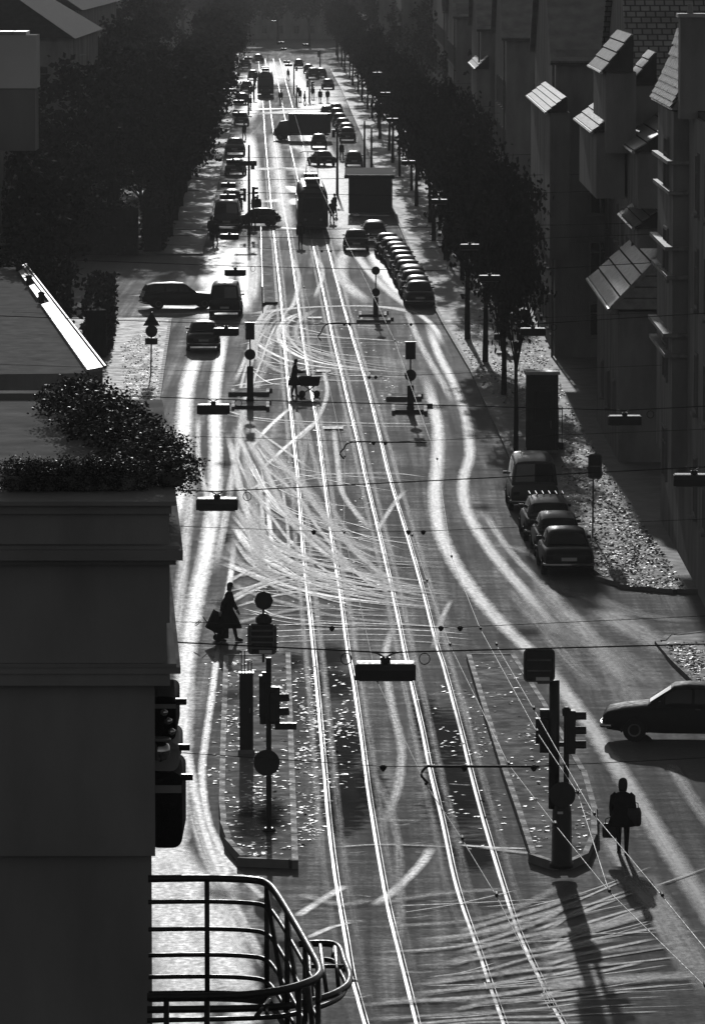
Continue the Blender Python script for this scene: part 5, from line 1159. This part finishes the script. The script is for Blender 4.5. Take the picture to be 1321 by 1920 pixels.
# parked row further up
for i, (x, y) in enumerate(((652, 262), (650, 253), (643, 243), (637, 233), (632, 223), (630, 214), (664, 310))):
    place(kinds[(i + 2) % 11], paints[(i + 1) % 11], ['first', 'second', 'third', 'fourth', 'fifth', 'sixth', 'isolated dark'][i] + (' car of the short row parked beyond the shelter' if i < 6 else ' car by the pair of slim poles above the shelter'), x, y + 4, R(1.2))
MOV = [('van', 'paint_black', 'dark minibus in the left lane with a pale strip across its tail', 421, 596, R(-1), .97), ('sedan', 'paint_dark', 'dark car at the left kerb half in front of the left lane car', 382, 660, R(2), 1.0),
       ('sedan', 'paint_dark', 'dark car with lit roof following the tram in the right lane', 668, 473, R(1), 1.0), ('wagon', 'paint_dark', 'dark estate car just right of the lit-roofed one', 702, 455, R(1), 1.0),
       ('sedan', 'paint_dark', 'dark car ahead of the tram in the right lane', 617, 312, R(20), .95), ('hatch', 'paint_dark', 'dark car tucked behind the truck on its right', 598, 279, R(1), 1.0), ('hatch', 'paint_dark', 'dark car crossing left of the tram front', 534, 424, R(75), .9),
       ('sedan', 'paint_dark', 'far dark car at the left kerb beyond the masts', 440, 292, R(0), 1.15), ('hatch', 'paint_dark', 'far car nose-on at the right beyond the people', 588, 148, R(5), 1.15), ('sedan', 'paint_dark', 'far car among the glints at the left kerb', 462, 172, R(0), 1.0), ('hatch', 'paint_grey', 'far grey car beyond the right-hand crossing', 578, 138, R(0), 1.0),
       ('sedan', 'paint_dark', 'far dark car in the left clutter below the paired lamps', 452, 236, R(0), 1.0), ('hatch', 'paint_dark', 'far car at the end of the street right of the lamps', 560, 128, R(0), 1.0)]
for k, pn, lb, x, y, rz, s in MOV: place(k, pn, lb, x, y, rz, scale=s, group='moving cars')
place('van', 'paint_dark', 'dark van under the two close lamps at the left', 425, 432, R(-1), group='moving cars', scale=1.1)
place('wagon', 'paint_black', 'dark estate car turning out of the left side street', 340, 578, R(-80), group='moving cars', off=-2.2, scale=1.0)
# truck beyond the tram
def truck():
    p = at(566, 264); t = thing('box_truck', 'dark box truck crossing beyond the tram with light under its bed', 'truck', (p.x, p.y + 1.2, 0), R(78))
    m = MB(); m.box((0, -.8, 1.75), (2.2, 4.0, 2.0)); m.build('box_body', 'sign_back', t); m = MB(); m.box((0, -.8, 2.77), (2.26, 4.1, .07)); m.build('roof', 'zinc', t)
    m = MB(); m.loft(body_loft([(1.25, .95, .5, 1.9, .02), (1.5, 1.0, .45, 2.05, .04), (2.2, 1.0, .45, 1.95, .04), (2.55, .98, .45, 1.3, .03), (2.85, .92, .5, 1.1, .0)])); c = autosmooth(m.build('cab', 'paint_dark', t), 40)
    m = MB(); m.quad((-.8, 2.43, 1.4), (.8, 2.43, 1.4), (.74, 2.26, 1.86), (-.74, 2.26, 1.86)); m.build('windscreen', 'glass_dark', c)
    m = MB(); m.box((0, -.3, .62), (.9, 5.0, .16)); m.build('chassis', 'iron', t)
    for sx in (-1, 1):
        for y in (-1.8, 2.1): m = MB(); m.lathe([(.2, -.12), (.42, -.12), (.44, 0), (.42, .12), (.2, .12)], (sx * .92, y, .44), 16, 'x'); w = m.build('wheel', 'rubber', t); m = MB(); m.lathe([(.02, -.1), (.22, -.12), (.22, .12), (.02, .1)], (sx * .94, y, .44), 12, 'x'); m.build('rim', 'steel', w)
    for sx in (-1, 1): m = MB(); m.lathe([(.1, 0), (.1, .04)], (sx * .65, 2.84, .8), 12, 'y'); m.build('headlight', 'lamp_lens', c)
truck()
# trams
def tram(lb, px, py, rz, length, rear):
    p = at(px, py); w = 1.06; t = thing('tram', lb, 'tram', (p.x, p.y, 0), rz, 'trams'); L0 = length
    def ring(y, k, zt): 
        r = [(-w * k, .42), (-w * k, 1.2), (-w * k * .99, 2.4), (-w * k * .93, zt - .42), (-w * k * .80, zt - .12), (-w * k * .5, zt), (0, zt + .05)]
        return [(x, y, z) for x, z in r] + [(-x, y, z) for x, z in r[-2::-1]]
    m = MB(); m.loft([ring(0, .86, 3.0), ring(.06, .93, 3.1), ring(.6, 1, 3.22), (ring(L0 * .5, 1, 3.24)), ring(L0 - .6, 1, 3.22), ring(L0 - .06, .93, 3.1), ring(L0, .86, 3.0)]); b = autosmooth(m.build('body', 'tram_paint', t), 45)
    for y0, s in ((-.012, 1), (L0 + .012, -1)):
        m = MB(); m.add([(-.72, y0, 1.45), (.72, y0, 1.45), (.68, y0, 2.45), (-.68, y0, 2.45)], [(0, 1, 2, 3)]); m.build('end_window', 'glass_dark', b)
        m = MB(); m.box((0, y0, 2.68), (1.1, .05, .26)); m.build('route_box', 'iron', b)
        for sx in (-1, 1): m = MB(); m.lathe([(.1, 0), (.1, -.05 * s)], (sx * .55, y0, .95), 12, 'y'); m.build('headlight', 'lamp_lens', b)
        m = MB(); m.box((0, y0 - .1 * s, .6), (1.5, .2, .18)); m.build('buffer_beam', 'iron', b)
    n = int(L0 / 1.6)
    for sx in (-1, 1):
        for i in range(n): y = .9 + i * (L0 - 1.8) / n; m = MB(); m.add([(sx * (w + .005), y, 1.45), (sx * (w + .005), y + (L0 - 1.8) / n - .25, 1.45), (sx * (w * .992), y + (L0 - 1.8) / n - .25, 2.38), (sx * (w * .992), y, 2.38)], [(0, 1, 2, 3)]); m.build('side_window', 'glass_dark', b)
        for i in (0, 1): m = MB(); y = 2 + i * (L0 - 5); m.box((sx * (w + .01), y, 1.35), (.03, 1.0, 1.8)); m.build('door', 'tram_paint', b)
    m = MB(); m.loft([[(x, y, 3.26 + (0 if abs(x) > .5 else .04)) for x in (-.72, -.45, 0, .45, .72)] for y in (.2, L0 - .2)], False, False); m.build('roof_deck', 'tram_roof', t)
    for y, l, h in ((2.2, 1.4, .35), (4.6, 2.0, .28), (L0 - 3, 1.8, .35)): m = MB(); m.box((0, y, 3.4 + h / 2), (1.0, l, h)); m.build('roof_box', 'iron', t)
    m = MB(); y = L0 * .45
    for sx in (-1, 1): m.tube([(sx * .45, y + 1.0, 3.35), (sx * .4, y - .3, 4.3), (sx * .28, y + .9, 5.4)], .03, 6)
    pg = m.build('pantograph', 'steel', t); m = MB(); m.tube([(-.85, y + .9, 5.38), (-.6, y + .9, 5.47), (.6, y + .9, 5.47), (.85, y + .9, 5.38)], .03, 6); m.build('collector_bow', 'steel', pg)
    for y in (2.2, L0 - 2.2):
        m = MB(); m.box((0, y, .4), (1.2, 2.2, .3)); tr = m.build('bogie', 'iron', t)
        for sx in (-1, 1):
            for dy in (-.75, .75): m = MB(); m.lathe([(.1, -.06), (.32, -.06), (.32, .06), (.1, .06)], (sx * .52, y + dy, .33), 16, 'x'); m.build('wheel', 'steel', tr)
tram('tram seen from behind on the right track, halfway up the street', 587, 437, R(1.3), 14.0, True)
tram('far dark tram on the left track near the end of the street', 498, 182, R(1.1), 14.0, False)

# ------------------------------------------------------------------ people
def skinned(nodes, edges, root):
    me = bpy.data.meshes.new('body'); me.from_pydata([n[:3] for n in nodes], edges, []); o = bpy.data.objects.new('body', me); COL.objects.link(o)
    o.modifiers.new('skin', 'SKIN'); sv = me.skin_vertices[0].data
    for i, n in enumerate(nodes): sv[i].radius = (n[3], n[4] if len(n) > 4 else n[3]); sv[i].use_root = (i == root)
    sb = o.modifiers.new('sub', 'SUBSURF'); sb.levels = 1; sb.render_levels = 1
    dg = bpy.context.evaluated_depsgraph_get(); new = bpy.data.meshes.new_from_object(o.evaluated_get(dg)); bpy.data.objects.remove(o); return new
def person(lb, px, py, face, h=1.7, stride=.18, coat=True, coat_len=.62, arm=(.0, .0), lean=.0, coatm='cloth_black', legm='cloth_dark', long_hair=True, reach=False, z=0.0, group='people', bulk=1.0, bell=0.0, hood=1.0):
    """a walking figure (faces local -y), lean and arm swing in radians; coat_len is the height of the hem"""
    p = at(px, py, z); t = thing('person', lb, 'person', (p.x, p.y, z), face, group); t.scale = (h / 1.72,) * 3
    q = lambda x, y, z_: (x, y - lean * (z_ - .9) if z_ > .9 else y, z_)
    f1, f2 = -stride, stride
    N_ = [(*q(0, 0, .95), .125, .10), (*q(0, 0, 1.12), .125, .095), (*q(0, 0, 1.30), .145, .10), (*q(0, 0, 1.43), .075, .07), (*q(0, -.005, 1.50), .05, .052), (*q(0, -.015, 1.57), .066, .078), (*q(0, -.018, 1.67), .066, .078),
          (.09, f1 * .15, .88, .095), (.095, f1 * .55 - .02, .50, .070), (.095, f1, .10, .048), (.10, f1 - .15, .035, .035, .028),
          (-.09, f2 * .15, .88, .095), (-.095, f2 * .45 - .02, .50, .070), (-.095, f2, .12, .048), (-.10, f2 - .14, .04, .035, .028)]
    E = [(0, 1), (1, 2), (2, 3), (3, 4), (4, 5), (5, 6), (0, 7), (7, 8), (8, 9), (9, 10), (0, 11), (11, 12), (12, 13), (13, 14)]
    arms = []
    for s, a in ((1, arm[0]), (-1, arm[1])):
        sh = Vector(q(s * .17, 0, 1.38)); 
        if reach: el = sh + Vector((s * .03, -.14, -.23)); wr = el + Vector((-s * .04, -.22, .0))
        else: el = sh + Vector((s * .07, -math.sin(a) * .27, -math.cos(a) * .27)); wr = el + Vector((s * .01, -math.sin(a + .25) * .25, -math.cos(a + .25) * .25))
        i = len(N_); N_ += [(*sh, .058), (*el, .044), (*wr, .03)]; E += [(2, i), (i, i + 1), (i + 1, i + 2)]; arms.append((sh, el, wr, s))
    me = skinned(N_, E, 0)
    bm = bmesh.new(); bm.from_mesh(me); bpy.data.meshes.remove(me)
    for f in bm.faces: c = f.calc_center_median(); f.material_index = 0 if c.z > 1.46 or any((c - w).length < .06 for *_, w, s in arms) else (1 if c.z < .95 else 2); f.smooth = True
    tmp = MB()
    hc = Vector(q(0, -.02, 1.62))
    tmp.tube([hc + Vector((0, -.072, .02)), hc + Vector((0, -.10, -.02)), hc + Vector((0, -.085, -.035))], [.010, .017, .012], 6)      # nose
    for s in (-1, 1): tmp.lathe([(.008, -.012), (.028, -.008), (.030, .008), (.012, .012)], hc + Vector((s * .072, .012, .0)), 8, 'x')   # ears
    tmp.tube([hc + Vector((-.024, -.082, -.062)), hc + Vector((0, -.09, -.06)), hc + Vector((.024, -.082, -.062))], .007, 5)              # mouth
    for sh, el, wr, s in arms:                                    # hands: palm, four fingers, thumb
        d = (wr - el).normalized(); side = Vector((s, 0, 0)); side = (side - d * side.dot(d)).normalized(); fwd = d.cross(side).normalized() * -s
        tmp.tube([wr - d * .02, wr + d * .04, wr + d * .085], [.026, .036, .034], 8)
        for k in range(4):
            b = wr + d * .08 + fwd * (.027 - k * .018); l = (.066, .076, .070, .054)[k]; tmp.tube([b, b + d * l * .5 - side * .008, b + d * l * .9 - side * .034], [.0095, .009, .007], 6)
        b = wr + d * .025 + fwd * .03; tmp.tube([b, b + fwd * .022 + d * .025, b + fwd * .02 + d * .058 - side * .012], [.012, .011, .009], 6)
    m2 = tmp.mesh('hands', 'skin'); n0 = len(bm.faces); bm.from_mesh(m2); bm.faces.ensure_lookup_table()
    for f in bm.faces[n0:]: f.material_index = 0; f.smooth = True
    bmesh.ops.recalc_face_normals(bm, faces=bm.faces)
    nm = bpy.data.meshes.new('body'); bm.to_mesh(nm); bm.free()
    for k in ('skin', legm, coatm): nm.materials.append(M[k])
    body = link('body', nm, t)
    for s in (-1, 1): m = MB(); m.lathe([(.004, -.004), (.010, 0), (.004, .004)], hc + Vector((s * .03, -.077, .008)), 8, 'y'); m.build('eye', 'hair', body)
    rings = []; nn = 18; rz_ = [(1.46, .07, .07), (1.43, .15, .09), (1.38, .205, .115), (1.28, .205, .13), (1.1, .19, .135), (.95, .205, .145)]
    hem = [(.95 - (.95 - coat_len) * k, .205 + .055 * k * (.95 - coat_len) / .35, .145 + (.09 + stride * .45) * k * (.95 - coat_len) / .35) for k in (.5, 1.0)] if coat_len < .9 else [(coat_len - .04, .21, .15)]
    for z_, a, b in rz_ + hem:
        if z_ < 1.44: k_ = bulk * (1 + bell * (1.15 - z_)); a, b = a * k_, b * k_
        c = Vector(q(0, .005, z_)); rings.append([(c.x + a * (1 + .04 * math.sin(5 * th)) * math.cos(th), c.y + b * (1 + .05 * math.sin(4 * th + z_ * 9)) * math.sin(th), z_) for th in (2 * math.pi * k / nn for k in range(nn))])
    m = MB(); m.loft(rings, True); co = autosmooth(m.build('coat', coatm, t), 60)
    for sh, el, wr, s in arms: m = MB(); m.tube([sh + Vector((-s * .03, 0, .02)), sh + Vector((s * .03, 0, -.04)), el, wr + (el - wr) * .1], [.075, .08 * bulk, .066 * bulk, .052 * bulk], 10); m.build('sleeve', coatm, co, True)
    m = MB(); hr = []
    for z_, a, b, dy in ((-.12 if long_hair else -.05, .07, .05, .055), (-.05, .085, .07, .03), (.02, .086, .088, .012), (.07, .08, .088, .004), (.105, .058, .065, .0), (.125, .02, .025, .0)):
        a, b, z_ = a * hood, b * hood, z_ * hood
        hr.append([(hc.x + a * math.cos(th), hc.y + dy + b * math.sin(th), hc.z + z_) for th in (2 * math.pi * k / 14 for k in range(14))])
    m.loft(hr); m.build('hair', 'hair', t, True)
    for n_, x in ((10, 1), (14, -1)):
        fx, fy, fz = N_[n_][:3]; ax, ay, az = N_[n_ - 1][:3]; m = MB(); m.tube([(ax, ay + .035, .055), (ax, ay - .02, .055), (fx, fy + .02, .045), (fx, fy - .045, .035)], [.04, .05, .045, .03], 8); m.build('shoe', 'leather', t, True)
    return t
def bag_on(lb, prs, wx, wy, wz, dims, cat='bag'):
    p = prs.matrix_basis @ Vector((wx, wy, wz)); b = thing('hand_bag', lb, cat, p, prs.rotation_euler.z, 'bags')
    m = MB(); w, d, h = dims; m.loft([[(x, y, z) for x, y in [(a * k, c * k) for a, c in rounded(w, d, d * .35, 3)]] for z, k in ((-h, .9), (-h * .9, 1), (-h * .3, 1.02), (-.02, .82))]); o = m.build('pouch', 'leather', b, True); fix_normals(o)
    m = MB(); m.tube([(-w * .3, 0, -.03), (-w * .28, 0, .08), (0, 0, .12), (w * .28, 0, .08), (w * .3, 0, -.03)], .012, 6); m.build('handle', 'leather', b, True); return b
P1 = person('person in a bulky dark coat walking with two bags at the lower right', 1166, 1604, R(172), 1.72, .14, bulk=1.12, bell=.55, hood=1.22, coat_len=.70, arm=(.05, -.05), legm='cloth_black')
bag_on('dark bag hanging from the left hand of the lower right walker', P1, .29, -.02, .74, (.34, .14, .34)); bag_on('dark shoulder bag at the right hip of the lower right walker', P1, -.25, .04, 1.12, (.34, .26, .42))
P2 = person('person in a long flaring coat crossing by the left island with a shopping trolley', 428, 1203, R(80), 1.74, .22, True, .42, (.25, -.5), .06)
def trolley():
    p = at(398, 1203); t = thing('shopping_trolley', 'dark two-part shopping trolley beside the long-coated walker', 'trolley', (p.x, p.y, 0), R(10))
    m = MB(); m.box((-.05, 0, .50), (.42, .3, .5), taper=1.08); b = m.build('bag', 'cloth_black', t); b.rotation_euler = (0, R(28), 0); b.location = (-.08, 0, .08)
    m = MB(); m.box((-.0, 0, .0), (.46, .33, .08)); f = m.build('flap', 'cloth_dark', b); f.location = (-.05, 0, .79)
    m = MB(); m.tube([(-.35, -.12, .62), (-.5, -.12, .5), (-.5, .12, .5), (-.35, .12, .62)], .015, 6); m.build('grip', 'steel', t)
    m = MB(); m.tube([(-.28, 0, .75), (.18, 0, .1), (.3, 0, .1)], .018, 6); m.build('frame', 'steel', t)
    for sy in (-1, 1): m = MB(); m.lathe([(.03, -.02), (.1, -.02), (.1, .02), (.03, .02)], (.15, sy * .19, .1), 14, 'y'); m.build('wheel', 'rubber', t)
    m = MB(); m.box((.32, .0, .28), (.3, .28, .36)); m.build('lower_bag', 'cloth_black', t)
trolley()
P3 = person('person in a wide dark coat pushing a pram across the tracks', 551, 745, R(95), 1.72, .12, True, .55, (.7, .7), .10, reach=True)
def pram():
    p = at(580, 745); t = thing('pram', 'dark pram pushed across the tram tracks', 'pram', (p.x, p.y, 0), R(0))
    m = MB(); m.loft([[(x, y, z) for x, y in rounded(1.0 * k, .42 * k, .1, 3)] for z, k in ((.52, .78), (.58, .88), (.92, 1.0), (.94, .98))]); b = m.build('tub', 'cloth_black', t, True); fix_normals(b)
    m = MB(); m.loft([[(.12 + .34 * math.cos(R(a)) * .9, y, .92 + .36 * math.sin(R(a))) for a in range(0, 121, 15)] for y in (-.2, .2)], False, False); m.build('canopy', 'cloth_black', b)
    m = MB(); m.box((-.15, 0, .95), (.5, .38, .05)); m.build('cover', 'cloth_grey', b)
    for sx in (-1, 1):
        for sy in (-1, 1): m = MB(); m.lathe([(.12, -.012), (.15, -.015), (.15, .015), (.12, .012)], (sx * .33, sy * .2, .15), 18, 'y'); w = m.build('wheel', 'rubber', t); m = MB(); m.tube([(sx * .33, sy * .2, .15), (sx * .33, sy * .2 , .152)], .02, 6); [m.tube([(sx * .33, sy * .2, .15), (sx * .33 + .13 * math.cos(k), sy * .2, .15 + .13 * math.sin(k))], .005, 4) for k in (0, 1.05, 2.1, 3.14, 4.2, 5.2)]; m.build('spokes', 'steel', w)
    for sy in (-1, 1): m = MB(); m.tube([(.33, sy * .2, .15), (-.28, sy * .19, .55)], .015, 6); m.tube([(-.33, sy * .2, .15), (.28, sy * .19, .55)], .015, 6); m.tube([(-.3, sy * .19, .55), (-.62, sy * .19, 1.0)], .014, 6); m.build('frame', 'chrome', t)
    m = MB(); m.tube([(-.62, -.19, 1.0), (-.62, .19, 1.0)], .018, 6); m.build('push_bar', 'chrome', t)
pram()
P4 = person('person walking on the lit pavement between the tree trunks', 942, 655, R(178), 1.72, .2, True, .95, (.2, -.3), .05, z=.12); bag_on('dark bag carried by the walker between the tree trunks', P4, .27, 0, .8, (.36, .16, .32))
P5 = person('person standing beside the left rear corner of the tram', 563, 463, R(0), 1.7, .08, True, .8); P6 = person('person walking between the tracks right of the far tram', 526, 195, R(10), 1.75, .2, True, .85)
P7 = person('far person on the crossing right of the signal mast', 600, 192, R(0), 1.7, .15, True, .7); P8 = person('far person at the right edge of the crossing', 614, 192, R(170), 1.7, .1, True, .7)
P9 = person('far person in a round dark coat left of the crossing mast', 562, 190, R(30), 1.7, .1, True, .6); P10 = person('person waiting at the kerb right of the tram', 622, 418, R(20), 1.7, .1, True, .7)
P11 = person('person at the left kerb below the bright lane lamp', 404, 460, R(200), 1.7, .18, True, .75); P12 = person('second person at the left kerb, walking away beside the bright lane', 396, 452, R(160), 1.68, .12, True, .7)
for x, y, lb in ((627, 405, 'person right of the tram, behind the waiting one'), (475, 430, 'person standing at the base of the left signal mast'), (483, 408, 'person crossing towards the left platform')):
    person(lb, x, y, R(random.uniform(0, 300)), 1.68, .14, True, .75)

# more small traffic, people and posts at the far end of the street
FAR = [('hatch', 'paint_dark', 'far dark car on the left lane below the end-of-street lamp', 474, 150), ('sedan', 'paint_dark', 'tiny far car at the left kerb near the street end', 462, 128), ('wagon', 'paint_dark', 'far estate car at the left kerb level with the far tram', 455, 196),
       ('hatch', 'paint_dark', 'far car ahead of the truck on the right', 612, 222), ('sedan', 'paint_dark', 'far car at the right kerb beyond the crossing people', 616, 168), ('hatch', 'paint_dark', 'small far car at the right kerb above the crossing', 604, 146), ('sedan', 'paint_dark', 'tiny far car at the very end of the left lane', 486, 118),
       ('sedan', 'paint_dark', 'dark car at the left kerb just above the signal mast board', 438, 330), ('hatch', 'paint_dark', 'dark car at the left kerb beside the signal mast', 436, 392)]
for k_, pn, lb, x, y in FAR: place(k_, pn, lb, x, y, R(random.uniform(-4, 8)), group='moving cars')
for x, y, lb in ((470, 205, 'far person at the foot of the left kerb mast'), (478, 165, 'far person left of the far tram'), (540, 150, 'far person right of the far tram'), (571, 196, 'far person stepping off the crossing'), (586, 186, 'far person behind the crossing mast'), (458, 262, 'person at the left kerb above the far dark car'), (640, 300, 'person at the right kerb by the far slim poles')):
    person(lb, x, y, R(random.uniform(0, 300)), 1.7, .14, True, .75)
mast('far signal mast at the left kerb beside the tram', 476, 186, 3.6, ((3.0, R(180), 3, .25),), 'signal masts'); mast('far post on the crossing left of the round-coated person', 556, 198, 2.6, ((2.0, R(180), 2, .2),), 'signal masts'); mast('tiny mast at the far end of the right kerb', 600, 140, 3.8, ((3.2, R(180), 3, -.25),), 'signal masts')
# ------------------------------------------------------------------ thin winter haze in the air
hz = MB(); hz.box((0, 2300, 14), (5200, 5600, 31.0)); hz = link('haze', hz.mesh('haze', [])); hz['kind'] = 'stuff'
hm = bpy.data.materials.new('haze'); hm.use_nodes = True; hn = hm.node_tree; hn.nodes.clear()
ho = hn.nodes.new('ShaderNodeOutputMaterial'); hv = hn.nodes.new('ShaderNodeVolumePrincipled')
hv.inputs['Density'].default_value = 0.00021; hv.inputs['Color'].default_value = (.9, .9, .9, 1); hv.inputs['Anisotropy'].default_value = 0.3
hn.links.new(hv.outputs[0], ho.inputs['Volume']); hz.data.materials.append(hm)
